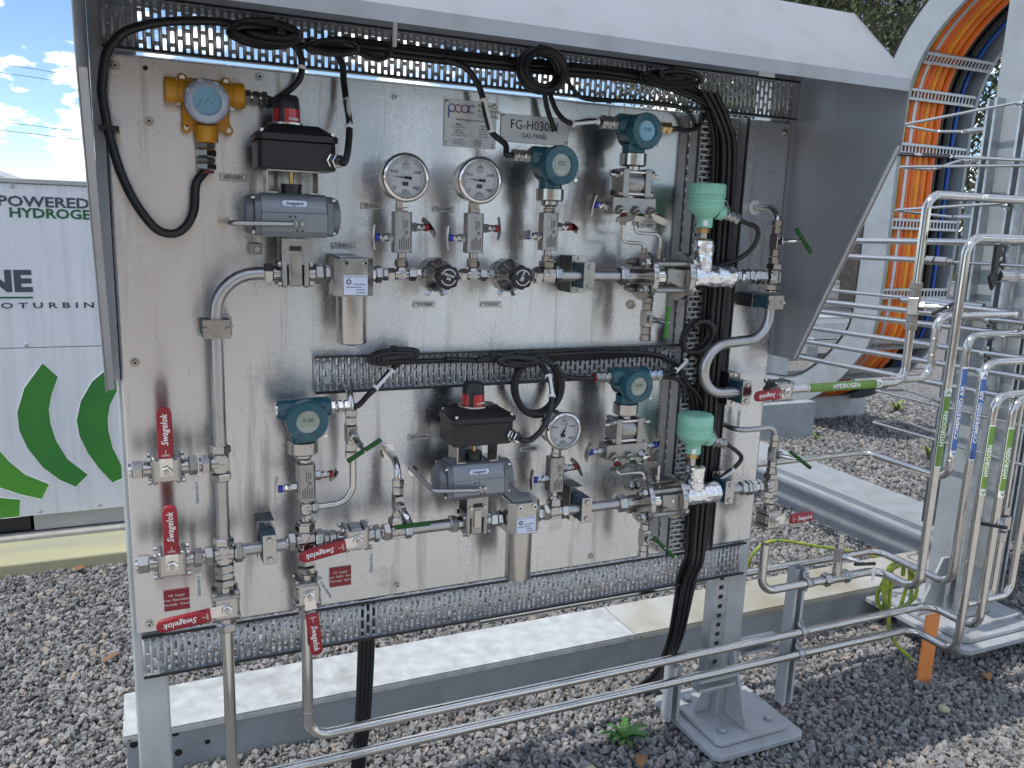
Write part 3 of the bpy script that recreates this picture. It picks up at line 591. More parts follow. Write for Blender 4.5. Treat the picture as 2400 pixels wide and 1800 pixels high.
# tubes that rise from the panel and the rack
b1 = tube('hydrogen tube leaving the panel valve, rising to the black VENT label', [(1.725, -0.12, 0.508), (2.183, -0.12, 0.508), (2.183, -0.12, 1.073), (3.1, -0.12, 1.073)], 0.0127, bend=0.048,
          weld=[((2.125, -0.12, 0.508), UX), ((2.183, -0.12, 0.572), UZ)])
sleeve(b1, (1.79, -0.12, 0.508), (2.08, -0.12, 0.508), 0.0130, (0, -1, 0.15), 'hydrogen', 'HYDROGEN', 0.020, span=1.3, frac=0.36)
sleeve(b1, (2.262, -0.12, 1.073), (2.545, -0.12, 1.073), 0.0130, (-0.75, -0.66, 0.0), 'ink', 'VENT', 0.020, bord=False, span=1.7, frac=0.17)
tube('bare stainless tube bending up behind the hydrogen tube', [(2.10, 0.0, 0.487), (2.444, 0.0, 0.487), (2.444, 0.0, 0.695), (2.857, 0.0, 0.695), (2.857, 0.5, 0.695)], 0.0127, bend=0.048, weld=[((2.444, 0, 0.62), UZ), ((2.444, 0, 0.565), UZ)])
b3 = tube('hydrogen riser with green label that arches over at eye height', [(1.717, -0.1, 0.03), (1.717, -0.1, -0.124), (2.199, -0.1, -0.124), (2.199, -0.258, -0.124), (2.199, -0.258, 0.952), (2.9, -0.258, 0.952)], 0.0130, bend=0.05, weld=[((2.199, -0.258, -0.05), UZ), ((2.10, -0.1, -0.124), UX)])
sleeve(b3, (2.199, -0.258, 0.275), (2.199, -0.258, 0.515), 0.0133, (-0.40, -0.92, 0), 'hydrogen', 'HYDROGEN', 0.0185, span=0.85, frac=0.44)
b4 = tube('compressed air riser nearest the hydrogen riser, blue label with arrow down', [(1.95, 0.35, 0.118), (2.591, 0.35, 0.118), (2.591, -0.011, 0.118), (2.591, -0.011, 0.629), (3.3, -0.011, 0.629)], 0.0130, bend=0.05, weld=[((2.591, -0.011, 0.19), UZ)])
sleeve(b4, (2.591, -0.011, 0.52), (2.591, -0.011, 0.205), 0.0133, (-0.40, -0.92, 0), 'air', 'COMPRESSED AIR', 0.0185, span=0.85, frac=0.60, flip=True)
b5 = tube('second compressed air riser, blue label with arrow up', [(0.9, 0.15, -0.193), (2.48, 0.15, -0.193), (2.48, -0.162, -0.193), (2.48, -0.162, 0.563), (3.3, -0.162, 0.563)], 0.0130, bend=0.05)
sleeve(b5, (2.48, -0.162, 0.245), (2.48, -0.162, 0.535), 0.0133, (-0.40, -0.92, 0), 'air', 'COMPRESSED AIR', 0.0185, span=0.85, frac=0.60)
f1 = tube('upper of two front tubes, dropping from the panel then running right', [(0.364, -0.1, 0.045), (0.364, -0.1, -0.281), (2.47, -0.1, -0.292), (2.47, -0.284, -0.292), (2.47, -0.284, 0.474), (2.9, -0.284, 0.474)], 0.0130, 'tube', bend=0.05, weld=[((0.364, -0.1, -0.21), UZ), ((2.47, -0.284, -0.2), UZ)])
sleeve(f1, (2.47, -0.284, 0.385), (2.47, -0.284, 0.16), 0.0133, (-0.40, -0.92, 0), 'hydrogen', 'HYDROGEN', 0.0185, span=0.85, frac=0.44, flip=True)
f2 = tube('lower of two front tubes, nearest the ground, running right to the labelled riser', [(0.189, -0.1, 0.045), (0.189, -0.1, -0.352), (2.40, -0.1, -0.369), (2.40, -0.271, -0.369), (2.40, -0.271, 0.484), (2.9, -0.271, 0.484)], 0.0130, 'tube', bend=0.05, weld=[((2.40, -0.271, -0.16), UZ), ((2.40, -0.271, -0.23), UZ)])
sleeve(f2, (2.40, -0.271, 0.395), (2.40, -0.271, 0.17), 0.0133, (-0.40, -0.92, 0), 'hydrogen', 'HYDROGEN', 0.0185, span=0.85, frac=0.44, flip=True)
br = tube('short branch tube off the last hydrogen riser, bending up to a needle valve', [(2.412, -0.271, -0.20), (2.53, -0.271, -0.20), (2.53, -0.271, 0.02)], 0.0110, bend=0.04)
MB().bb(2.515, 2.545, -0.286, -0.256, 0.04, 0.085).build('valve_body', 'steel', br)
MB().hex((2.53, -0.271, 0.0), (2.53, -0.271, 0.03), 0.032).build('nut', 'steel', br); MB().hex((2.53, -0.271, 0.09), (2.53, -0.271, 0.115), 0.024).build('nut', 'steel', br)
MB().hex((2.516, -0.271, 0.062), (2.49, -0.271, 0.062), 0.026).build('bonnet', 'steel', br); MB().cyl((2.49, -0.271, 0.062), (2.465, -0.271, 0.062), 0.008).build('stem', 'chrome', br)
MB().cyl((2.46, -0.33, 0.075), (2.46, -0.215, 0.052), 0.006, 14).build('handle_bar', 'black', br)
MB().tube([(2.53, -0.271, 0.11), (2.53, -0.271, 0.5)], 0.0055, n=10).build('thin_riser', 'tube', br)
tube('second branch tube close to the frame edge beside the needle valve', [(2.482, -0.284, -0.19), (2.60, -0.284, -0.19), (2.60, -0.284, 0.05), (2.60, -0.284, 0.4)], 0.0110, bend=0.04)

# strut upright that carries the front tubes
su = thing('strut_upright', 'galvanised channel upright clamping the two front tubes', 'strut', (1.90, -0.06, -0.55))
strut(MB(), (1.905, -0.030, -0.56), UZ, UX, FR, 0.47).build('channel', 'galvdull', su)
strut(MB(), (1.768, 0.035, -0.375), UX, UZ, FR, 0.14).build('channel_arm', 'galvdull', su)
strut(MB(), (1.55, -0.02, -0.43), UX, UZ, FR, 0.14).build('channel_arm', 'galvdull', su)
strut(MB(), (1.555, 0.10, -0.62), UZ, UX, FR, 0.19).build('channel', 'galvdull', su)
for q in ((1.905, -0.1, -0.124), (1.905, -0.1, -0.289), (1.905, -0.1, -0.365)): clamp(su, q, UX, FR, 0.0132)

# tee and needle valve on the outlet tube, and one by the gas riser
def needle(label, q, outd, bar, m='green', bl=0.085, r=0.010, flow=UZ, cat='valve', ext=0.055, name='needle_valve'):
    q, o, bar, flow = V(q), V(outd).normalized(), V(bar).normalized(), V(flow)
    th = thing(name, label, cat, tuple(q)); sd = flow.cross(o)
    R = Matrix((sd, o, flow)).transposed()
    MB().box(q, (r*2.5, r*2.5, r*4.2), R).build('body', 'steel', th, bevel=0.002)
    for s in (-1, 1): MB().hex(q+flow*(s*r*2.1), q+flow*(s*r*4.0), r*2.4).build('nut', 'steel', th); MB().hex(q+flow*(s*r*4.1), q+flow*(s*r*5.8), r*2.6).build('nut', 'steel', th)
    MB().hex(q+o*(r*1.25), q+o*(r*2.6), r*2.1).build('bonnet', 'steel', th)
    MB().lathe(q+o*(r*2.6), o, [(r*0.75, 0), (r*0.75, ext*0.55), (r*0.55, ext*0.6), (r*0.55, ext*0.75), (r*0.4, ext)], 16).build('stem', 'chrome', th)
    c = q+o*(r*2.6+ext); hb = MB().cyl(c-bar*(bl/2), c+bar*(bl/2), 0.0055, 14, ch=0.0008); h = hb.build('handle_bar', m, th)
    MB().cyl(c-o*0.004, c+o*0.0065, 0.0030, 10).build('grub_screw', 'steel', h)
    return th
nvx = needle('needle valve with black bar on the tee of the low outlet tube', (2.02, -0.1, -0.045), (0.5, -1, -0.1), (1, -0.15, -0.05), 'black', 0.075, flow=UZ)
tq = V((2.02, -0.1, -0.124)); tb = MB().cyl(tq-UX*0.03, tq+UX*0.03, 0.0165, 16); tb.cyl(tq, tq+UZ*0.05, 0.0135, 16); tb.build('tee_body', 'steel', nvx)
for s in (-1, 1): MB().hex(tq+UX*(s*0.03), tq+UX*(s*0.052), 0.038).build('nut', 'steel', nvx)
MB().hex(tq+UZ*0.132, tq+UZ*0.15, 0.024).build('plug', 'steel', nvx)
MB().box(tq+V((0.075, -0.075, 0.035)), (0.012, 0.001, 0.05)).build('paper_tag', 'white', nvx)
nvy = needle('needle valve with black bar on the rising vent tube beside the hood', (2.183, -0.12, 0.742), (0.55, -1, 0.05), (1, -0.1, 0.42), 'black', 0.10, r=0.0125)
# ball valve with a hanging black lever on the arching riser
kv = thing('lever_valve', 'black lever hanging below the arched tube near the right edge', 'valve', (2.33, -0.258, 0.90))
MB().prism([(2.318, -0.262, 0.935), (2.342, -0.262, 0.935), (2.340, -0.262, 0.855), (2.352, -0.262, 0.840), (2.330, -0.262, 0.800), (2.308, -0.262, 0.840), (2.320, -0.262, 0.855)], (0, 0.012, 0)).build('lever', 'black', kv, bevel=0.004)
MB().cyl((2.35, -0.256, 0.845), (2.40, -0.256, 0.845), 0.018, 18, ch=0.002).build('body', 'steel', kv); MB().hex((2.40, -0.256, 0.845), (2.425, -0.256, 0.845), 0.034).build('nut', 'steel', kv)
MB().tube([(2.425, -0.256, 0.845), (2.8, -0.256, 0.845)], 0.011).build('pipe', 'tube', kv)

# marker stake and earth leads
sk = MB().bb(2.565, 2.632, -0.030, -0.022, GZ-0.05, -0.385).build('marker_stake', 'stake', loc=(2.6, -0.026, GZ)); tag(sk, 'flat orange marker stake standing in the gravel by the column', 'stake')
def earth(label, pts, r=0.0075, loops=None):
    th = thing('earth_lead', label, 'cable', tuple(pts[0])); MB().tube(pts, r, smooth=6, n=8).build('wire', 'earth', th); return th
q = V((2.60, 0.12, -0.36)); pts = [q+V((0.0, 0, 0.06))]
for k in range(30):
    a = k*2*PI/10; pts.append(q+V((0.075*math.sin(a)*(1+0.06*math.sin(k)), 0.012*math.sin(k*1.7)+0.001*k, 0.10*math.cos(a)*(1+0.08*math.cos(k*0.7)))))
pts += [q+V((-0.03, 0, -0.16)), q+V((0.0, -0.09, -0.24))]
earth('green and yellow earth wire coiled above the orange stake', pts)
earth('green and yellow earth wire arching from the gravel to the trunking', [(2.62, 0.98, GZ-0.02), (2.62, 0.95, -0.55), (2.72, 0.93, -0.49), (2.95, 0.88, -0.53), (3.15, 0.80, -0.56), (3.32, 0.72, -0.60), (3.46, 0.68, -0.58)])

# ------------------------------------------------------------------ curved cable ladder with orange conduits
LX0, LX1 = 5.0, 5.70
inner = [(1.55, 2.72), (1.85, 2.62), (2.15, 2.46), (2.38, 2.24), (2.50, 1.98), (2.53, 1.62), (2.53, 1.1), (2.53, 0.62), (2.56, 0.22), (2.70, -0.03), (2.93, -0.27), (3.25, -0.46), (3.7, -0.52)]
inner = [(q.x, q.y) for q in spline([(a, b, 0) for a, b in inner], 4)]
def offs(pl, d):
    o = []
    for i, (y, z) in enumerate(pl):
        a = pl[max(i-1, 0)]; b = pl[min(i+1, len(pl)-1)]; t = V((b[0]-a[0], b[1]-a[1])).normalized(); o.append((y-t.y*d, z+t.x*d))
    return o
outer = offs(inner, 0.23)
ld_ = thing('cable_ladder', 'curved galvanised cable ladder sweeping up from the gravel', 'cable ladder', (5.35, 3.0, GZ))
for x in (LX0, LX1):
    mb = MB(); n = len(inner); vs_ = [(x, y, z) for y, z in inner]+[(x, y, z) for y, z in outer]+[(x+0.03, y, z) for y, z in inner]+[(x+0.03, y, z) for y, z in outer]
    fs = []
    for i in range(n-1): fs += [(i, i+1, n+i+1, n+i), (2*n+i, 3*n+i, 3*n+i+1, 2*n+i+1), (i, 2*n+i, 2*n+i+1, i+1), (n+i, n+i+1, 3*n+i+1, 3*n+i)]
    mb.add(vs_, fs).build('side_rail', 'galvflat', ld_)
    e = MB(); e.tube([(x-0.004, y, z) for y, z in offs(inner, 0.232)], 0.006, n=6); e.build('rail_edge', 'ink' if x == LX0 else 'galv', ld_)
def along(pl, d):
    for i in range(len(pl)-1):
        l = math.hypot(pl[i+1][0]-pl[i][0], pl[i+1][1]-pl[i][1])
        if d <= l: k = d/l; return (pl[i][0]+(pl[i+1][0]-pl[i][0])*k, pl[i][1]+(pl[i+1][1]-pl[i][1])*k, (pl[i+1][0]-pl[i][0])/l, (pl[i+1][1]-pl[i][1])/l)
        d -= l
    return None
rl = offs(inner, 0.015)
for z in (2.16, 1.95-0.02, 1.56, 1.03, 0.52, 0.12, -0.14):
    k = min(range(len(rl)), key=lambda i: abs(rl[i][1]-z)); a, b = rl[max(k-1, 0)], rl[min(k+1, len(rl)-1)]; tdir = V((0, b[0]-a[0], b[1]-a[1])).normalized()
    if tdir.z < 0: tdir = -tdir
    nd = V((1, 0, 0)).cross(tdir); o = V((LX0+0.03, rl[k][0], z))
    mb = MB(); R = Matrix((UX, nd, tdir)).transposed()
    for s in (-1, 1): mb.box(o+V(((LX1-LX0-0.03)/2, 0, 0))+tdir*(s*0.030), (LX1-LX0-0.03, 0.03, 0.018), R)
    nn = 19; w = (LX1-LX0-0.03)/nn
    for i in range(nn): mb.box(o+UX*(w*(i+0.5)), (w*0.38, 0.006, 0.044), R)
    mb.build('rung', 'galv', ld_)
MB().bb(4.30, 4.84, 2.88, 2.96, GZ-0.02, -0.36).build('foot_box', 'galvflat', ld_, bevel=0.004)
bk = MB(); bl = offs(inner, 0.16); bv = [(LX0+0.03, y, z) for y, z in bl]+[(LX1, y, z) for y, z in bl]; n = len(bl)
bk.add(bv, [(i, i+1, n+i+1, n+i) for i in range(n-1)]).build('backing_sheet', 'darkgap', ld_, recalc=False)
cols = [(0.055, 0.014, 'earth', 'thin green and yellow earth cable at the edge of the ladder'), (0.10, 0.030, 'orange', 'orange conduit nearest the left rail of the ladder'), (0.158, 0.030, 'orange', 'second orange conduit from the left rail of the ladder'),
        (0.213, 0.028, 'orange', 'third orange conduit from the left rail of the ladder'), (0.262, 0.025, 'amber', 'leftmost amber conduit on the ladder'), (0.303, 0.021, 'orange', 'thin orange conduit between the two amber conduits'),
        (0.342, 0.023, 'amber', 'rightmost amber conduit on the ladder'), (0.385, 0.025, 'orange', 'orange conduit beside the black conduits on the ladder'),
        (0.44, 0.028, 'rubber', 'black conduit beside the orange ones on the ladder'), (0.505, 0.030, 'rubber', 'black conduit next to the blue one on the ladder'), (0.575, 0.016, 'conduitblue', 'bright blue conduit on the ladder')]
for dx, r, m, lb in cols:
    off = 0.115-r if m != 'earth' else 0.05
    pl = offs(inner, 0.045+r+0.012*math.sin(dx*60)); p = [(LX0+0.03+dx, y, z) for y, z in pl]
    o = MB().tube(p, r, n=10).build('conduit', m, loc=p[-1]); tag(o, lb, 'conduit', 'conduits on the curved ladder')
sm_ = MB(); pl = offs(inner, 0.040); n = len(pl); sm_.add([(LX0+0.135, y, z) for y, z in pl]+[(LX0+0.165, y, z) for y, z in pl], [(i, i+1, n+i+1, n+i) for i in range(n-1)]); sm_.build('splice_strip', 'galv', ld_, recalc=False)

# far trunking and fittings seen between the parallel tubes
ft = thing('junction_box', 'small grey junction box on a bracket among the far gravel', 'junction box', (8.1, 6.2, GZ))
MB().bb(7.9, 8.35, 6.1, 6.4, -0.42, -0.12).build('box', 'galvdull', ft, bevel=0.01); MB().bb(7.7, 8.5, 6.05, 6.45, -0.5, -0.43).build('bracket', 'galv', ft); MB().bb(8.0, 8.1, 6.2, 6.3, GZ-0.02, -0.5).build('leg', 'galv', ft)
gm_ = MB().bb(7.35, 7.47, 6.0, 6.06, GZ-0.02, -0.08).build('marker_post', 'hydrogen', loc=(7.4, 6.03, GZ)); tag(gm_, 'lime green marker post on the far gravel', 'marker post')
fb = thing('cable_trunking', 'pale galvanised trunking lying on the gravel beside the panel edge', 'trunking', (4.6, 3.9, GZ))
MB().bb(3.2, 5.9, 3.35, 4.05, GZ-0.02, -0.46).build('duct', 'galvdull', fb, bevel=0.004); MB().bb(3.19, 5.91, 3.34, 4.06, -0.458, -0.448).build('lid', 'lid', fb, bevel=0.002)
fh = thing('cable_trunking', 'raised galvanised trunking on short stands far beyond the hood', 'trunking', (6.4, 5.2, GZ))
MB().bb(4.5, 8.5, 5.1, 5.4, -0.22, -0.06).build('duct', 'galv', fh, bevel=0.004)
for x in (5.2, 6.55, 7.9): MB().bb(x-0.12, x+0.12, 5.18, 5.32, GZ-0.02, -0.221).build('stand', 'galvdull', fh, bevel=0.004)

# kerb, grass, fence and trees at the back of the yard
kb = MB().bb(-40, 80, 17.5, 17.8, GZ-0.05, GZ+0.10).build('kerb', 'concrete2'); struct(kb)
rngp = random.Random(5)
gmb = MB()
for i in range(9000):
    x = rngp.uniform(8, 45); y = 17.9+rngp.random()*2.4; h = rngp.uniform(0.12, 0.42); a = rngp.uniform(0, PI); w = rngp.uniform(0.008, 0.02); l = rngp.uniform(-0.1, 0.1)
    d = V((math.cos(a)*w, math.sin(a)*w, 0)); q = V((x, y, GZ-0.02)); gmb.add([q-d, q+d, q+V((l, l*0.5, h))], [(0, 1, 2)])
go_ = gmb.build('grass', 'grass', recalc=False); go_['kind'] = 'stuff'; go_['label'] = 'dry grass strip along the fence'; go_['category'] = 'grass'
fe = thing('fence', 'dark paling fence at the back of the yard', 'fence', (25, 20.5, GZ))
fn = MB().bb(0, 0.115, 20.5, 20.52, GZ-0.02, 1.15); pal = fn.build('paling', 'fence', fe)
for i in range(1, 210):
    o = pal.copy(); C.objects.link(o); o.parent = fe; o.location = (10+i*0.13-0.0, 0.01*math.sin(i*3.3), 0.02*math.sin(i*1.9)); ORG[o.name] = ORG[fe.name]
pal.location = (10, 0, 0)
for z in (-0.3, 0.8): MB().bb(10, 37.5, 20.53, 20.57, z, z+0.08).build('rail', 'fence', fe)

def gumtree(label, x, y, h, spread, seed, m='leaf', nl=5200, lean=0.0, low=0.35):
    r_ = random.Random(seed); th = thing('gum_tree', label, 'tree', (x, y, GZ), 'gum trees beyond the fence')
    q = V((x, y, GZ-0.1)); tr = MB(); top = q+V((lean, 0.3, h*0.82)); mid = q+V((lean*0.3+0.15, 0.1, h*0.42))
    def limb(p, r0, r1):
        sp_ = spline(p, 5); n = 8; k = len(sp_); vs_ = []; fs = []
        for i, c in enumerate(sp_):
            r = r0+(r1-r0)*i/(k-1); t_ = (sp_[min(i+1, k-1)]-sp_[max(i-1, 0)]).normalized(); a_, u, w = frame(t_)
            vs_ += [c+u*(r*math.cos(2*PI*j/n))+w*(r*math.sin(2*PI*j/n)) for j in range(n)]
        for i in range(k-1):
            for j in range(n): fs.append((i*n+j, i*n+(j+1) % n, (i+1)*n+(j+1) % n, (i+1)*n+j))
        return vs_, fs
    tr.add(*limb([q, mid, top], 0.022*h, 0.006*h)); tr.build('trunk', 'bark', th)
    tips = []
    for i in range(17):
        f = low+(0.98-low)*i/16; c = q+(mid-q)*min(1, f/0.5) if f < 0.5 else mid+(top-mid)*((f-0.5)/0.5)
        a = r_.uniform(0, 2*PI); L_ = spread*(0.45+0.65*math.sin(PI*min(1, (f-low)/(1-low)*0.85+0.12)))*r_.uniform(0.7, 1.15)
        e = c+V((math.cos(a)*L_, math.sin(a)*L_, L_*r_.uniform(0.25, 0.7))); m_ = (c+e)/2+V((0, 0, L_*0.12))
        MB().add(*limb([c, m_, e], 0.006*h*(1.15-f), 0.012)).build('limb', 'bark', th)
        tips += [(m_+(e-m_)*k, 0.35+0.5*k) for k in (0.0, 0.35, 0.7, 1.0)]
        for _ in range(3): tips.append((e+V((r_.gauss(0, 0.5), r_.gauss(0, 0.5), r_.gauss(0, 0.35)))*1.0, 0.7))
    lf = MB(); vs_ = []; fs = []
    for i in range(nl):
        c, s_ = tips[int(r_.random()*len(tips))]; s_ *= spread*0.21
        p = c+V((r_.gauss(0, s_), r_.gauss(0, s_), r_.gauss(0, s_*0.75)-abs(r_.gauss(0, 0.12))))
        l = r_.uniform(0.09, 0.20); w = l*0.2; a = r_.uniform(0, 2*PI); d = V((math.cos(a)*0.55, math.sin(a)*0.55, -r_.uniform(0.2, 1))).normalized()
        b_ = r_.uniform(0, 2*PI); sd = d.cross(V((math.cos(b_), math.sin(b_), 0.3))).normalized()
        k = len(vs_); vs_ += [p, p+d*(l*0.45)+sd*w, p+d*l, p+d*(l*0.45)-sd*w]; fs.append((k, k+1, k+2, k+3))
    lf.add(vs_, fs).build('crown', m, th, recalc=False)
    return th
gumtree('green gum tree rising just above the hood corner', 10.9, 11.2, 8.6, 2.6, 1, 'leaf', 17000, 0.4)
gumtree('brownish slender gum tree behind the cable ladder', 14.2, 11.6, 10.5, 2.7, 2, 'leafb', 16000, -0.4)
gumtree('sparse gum tree between the ladder and the column', 17.0, 10.6, 9.6, 2.5, 3, 'leaf', 15000, 0.2, 0.2)
gumtree('tall gum tree furthest back along the fence', 19.5, 19.2, 12.5, 3.2, 4, 'leafb', 7000, 0.5, 0.15)
gumtree('dark bushy gum tree behind the fence left of the ladder', 21.5, 23.5, 9.0, 3.4, 5, 'leaf', 7000, 0.0, 0.12)

gumtree('unseen gum tree added behind the viewer on the left for panel reflections', -4.5, -18.5, 9.0, 2.6, 6, 'leaf', 4500, 0.0, 0.15)  # these three are unseen, added as a dark band for the panel to reflect
gumtree('unseen gum tree added behind the viewer in the middle for panel reflections', 3.2, -13.0, 8.0, 2.9, 7, 'leafb', 4500, 0.3, 0.15)
gumtree('unseen gum tree added behind the viewer on the right for panel reflections', 9.0, -11.0, 7.5, 2.8, 8, 'leaf', 4500, 0.0, 0.15)
# house roof and overhead lines far left
rf_ = thing('house', 'far house with a pitched roof just above the enclosure', 'house', (-6.4, 30, GZ))
MB().bb(-16, -3.75, 30, 38, GZ, 1.55).build('wall', 'wall', rf_)
MB().prism([(-16.4, 29.5, 1.55), (-3.42, 29.5, 1.55), (-6.6, 29.5, 2.75), (-13, 29.5, 2.75)], (0, 9, 0)).build('roof', 'capgrey', rf_, bevel=0.05)
MB().tube([(-16.4, 29.45, 1.53), (-3.4, 29.45, 1.53)], 0.07, n=8).build('gutter', 'white', rf_)
for i, (z0, z1) in enumerate(((6.7, 6.1), (6.35, 5.8), (4.30, 3.90), (3.95, 3.55))):
    p = [(-26, 44, z0+2.2), (-12, 42, z0+0.55), (-4, 41, z0), (6, 40, z1-0.2), (20, 38, z1+0.9)]
    o = MB().tube(p, 0.012, smooth=5, n=6).build('power_line', 'ink', loc=p[0]); tag(o, ['topmost', 'second', 'third', 'lowest'][i]+' of the four thin overhead power lines in the sky', 'power line', 'overhead power lines')

bb2 = thing('added_building', 'unseen low tan building added behind the viewer to warm the panel reflections', 'building', (-4, -11, GZ))  # unseen block, added so the left of the sheet reflects warm tan
MB().bb(-9, 1.3, -15, -8.2, GZ-0.1, 3.0).build('wall', 'wall', bb2); MB().bb(-9.2, 1.5, -15.2, -8.0, 3.0, 3.15).build('roof', 'capgrey', bb2)

# weeds, leaves and odd stones
def rosette(label, x, y, n, l, m, seed, up=0.35):
    r_ = random.Random(seed); th = thing('weed', label, 'weed', (x, y, GZ))
    for i in range(n):
        a = 2*PI*i/n+r_.uniform(-0.3, 0.3); L_ = l*r_.uniform(0.65, 1.1); d = V((math.cos(a), math.sin(a), 0)); sd = V((-d.y, d.x, 0)); u = up*r_.uniform(0.5, 1.5)
        vs_ = []; fs = []; w = L_*0.17
        K_ = 7
        for k in range(K_+1):
            t_ = k/K_; c = V((x, y, GZ+0.012))+d*(L_*t_)+UZ*(L_*u*math.sin(t_*2.3)); ww = w*math.sin(PI*min(0.98, t_*0.85+0.13))*(1.0 if k % 2 else 0.62)
            vs_ += [c-sd*ww+UZ*ww*0.25, c, c+sd*ww+UZ*ww*0.25]
        for k in range(K_): fs += [(3*k, 3*k+1, 3*k+4, 3*k+3), (3*k+1, 3*k+2, 3*k+5, 3*k+4)]
        MB().add(vs_, fs).build('leaf', m, th, recalc=False)
    return th
rosette('green rosette weed growing in the gravel beside the base plate', 1.37, 0.06, 15, 0.085, 'weed', 1)
rosette('pale weed on the gravel below the low hairpin tubes', 6.3, 3.35, 12, 0.11, 'weedpale', 2, 0.7)
rosette('dry looking weed on the gravel left of the hydrogen riser', 5.2, 2.1, 10, 0.09, 'weedpale', 3, 0.9)
rosette('small yellow green weed on the gravel near the panel edge', 4.75, 2.75, 9, 0.06, 'weedpale', 4, 0.8)
rosette('small bright weed beside the low trunking behind the panel', 2.62, 0.78, 8, 0.04, 'weed', 5, 0.6)
rosette('pale weed furthest off between the parallel tubes', 8.6, 5.7, 10, 0.14, 'weed', 6, 0.8)
def litter(label, x, y, l, w, a, m, z=0.012, cat='leaf', name='dry_leaf'):
    d = V((math.cos(a), math.sin(a), 0.12)); sd = V((-d.y, d.x, 0.25)); c = V((x, y, GZ+z)); vs_ = []; fs = []
    for k in range(6):
        t_ = k/5; ww = w*math.sin(PI*min(0.97, 0.08+t_*0.86)); p = c+d*(l*(t_-0.5))+UZ*(0.01*math.sin(PI*t_)); vs_ += [p-sd*ww+UZ*ww*0.4, p, p+sd*ww]
    for k in range(5): fs += [(3*k, 3*k+1, 3*k+4, 3*k+3), (3*k+1, 3*k+2, 3*k+5, 3*k+4)]
    o = MB().add(vs_, fs).build(name, m, loc=tuple(c), recalc=False); s_ = o.modifiers.new('t', 'SOLIDIFY'); s_.thickness = 0.0012
    tag(o, label, cat); return o
litter('curled brown leaf on the gravel in front of the base plate', 1.36, -0.055, 0.055, 0.020, 0.9, 'dryleaf')
litter('thin pale twig on the gravel near the green weed', 1.16, 0.01, 0.065, 0.004, 1.7, 'concrete2', cat='twig', name='twig')
litter('tan bark flake on the gravel left of the panel post', -0.12, 1.12, 0.075, 0.012, 0.5, 'dryleaf', name='bark_flake', cat='bark')
litter('small brown leaf against the concrete plinth edge', -0.27, 1.98, 0.06, 0.02, 0.2, 'dryleaf')
litter('rusty leaf under the column base plate', 2.83, -0.10, 0.05, 0.02, 1.2, 'dryleaf')
for lb, x, y, r in (('pale flat stone lying beside the pale twig', 1.2, -0.03, 0.018), ('tan stone among grey gravel right of the stake', 2.50, -0.19, 0.020)):
    b_ = bmesh.new(); bmesh.ops.create_icosphere(b_, subdivisions=2, radius=r)
    for v in b_.verts: v.co *= 1+0.25*mnoise.noise(v.co*60+V((x, y, 0))); v.co.z *= 0.6
    me_ = bpy.data.meshes.new('loose_stone'); b_.to_mesh(me_); b_.free(); me_.materials.append(M['concrete']); o = bpy.data.objects.new('loose_stone', me_); C.objects.link(o); o.location = (x, y, GZ+0.008); tag(o, lb, 'stone')
# ------------------------------------------------------------------ instruments, valves and fittings on the panel
PY = -0.10; UPZ = 0.826; LOZ = 0.217; VX = 0.188
PR = 0.0138                                             # radius of the main panel pipe
def hexnut(th, p0, p1, af, name='nut', m='steel'): return MB().hex(p0, p1, af, ph=0.26).build(name, m, th)
def fitting(label, q, dirs, r=PR, name='pipe_tee', cat='pipe fitting', nut=0.0175, reach=0.020, nuts=None):
    q = V(q); th = thing(name, label, cat, tuple(q)); mb = MB(); R = r*1.28
    mb.box(q, (R*1.75, R*1.75, R*1.75))
    for d in dirs: mb.lathe(q, V(d), [(R, 0), (R, reach*0.85), (R*0.85, reach)], 18)
    mb.build('body', 'steel', th, bevel=0.0015)
    for i, d in enumerate(dirs):
        d = V(d)
        if nuts and not nuts[i]: continue
        hexnut(th, q+d*reach, q+d*(reach+nut), r*2.75); MB().cyl(q+d*(reach+nut), q+d*(reach+nut+0.004), r*1.12, 16).build('ferrule', 'steel', th)
    return th
def union(label, p0, d, lens, r, afs, name='pipe_union', cat='pipe fitting'):
    p, d = V(p0), V(d).normalized(); th = thing(name, label, cat, tuple(p))
    for l, af in zip(lens, afs):
        if af > 0: hexnut(th, p, p+d*l, af)
        else: MB().cyl(p, p+d*l, -af, 18).build('collar', 'chrome', th)
        p = p+d*(l+0.0012)
    return th
def pipe(label, path, r=PR, m='dulltube', bend=0.085, name='panel_pipe'): 
    return tube(label, path, r, m, bend=bend, name=name)
def valve3(th, q, flow, out_, w=0.062, h=0.060):
    # three piece ball valve body: two end flanges, centre, four tie bolts
    q, f, o = V(q), V(flow), V(out_); s = f.cross(o).normalized(); R = Matrix((f, o, s)).transposed()
    MB().box(q, (0.030, h*0.80, h*0.92), R).build('body', 'cast', th, bevel=0.005)
    for k in (-1, 1):
        MB().box(q+f*(k*0.0225), (0.0125, h*0.92, h), R).build('end_flange', 'cast', th, bevel=0.006)
        MB().cyl(q+f*(k*0.029), q+f*(k*0.043), 0.0165, 18).build('end_boss', 'steel', th)
        for a in (-1, 1):
            for b_ in (-1, 1):
                c = q+o*(a*h*0.34)+s*(b_*h*0.40); MB().hex(c+f*(k*0.029), c+f*(k*0.036), 0.0095).build('tie_bolt', 'steel', th)
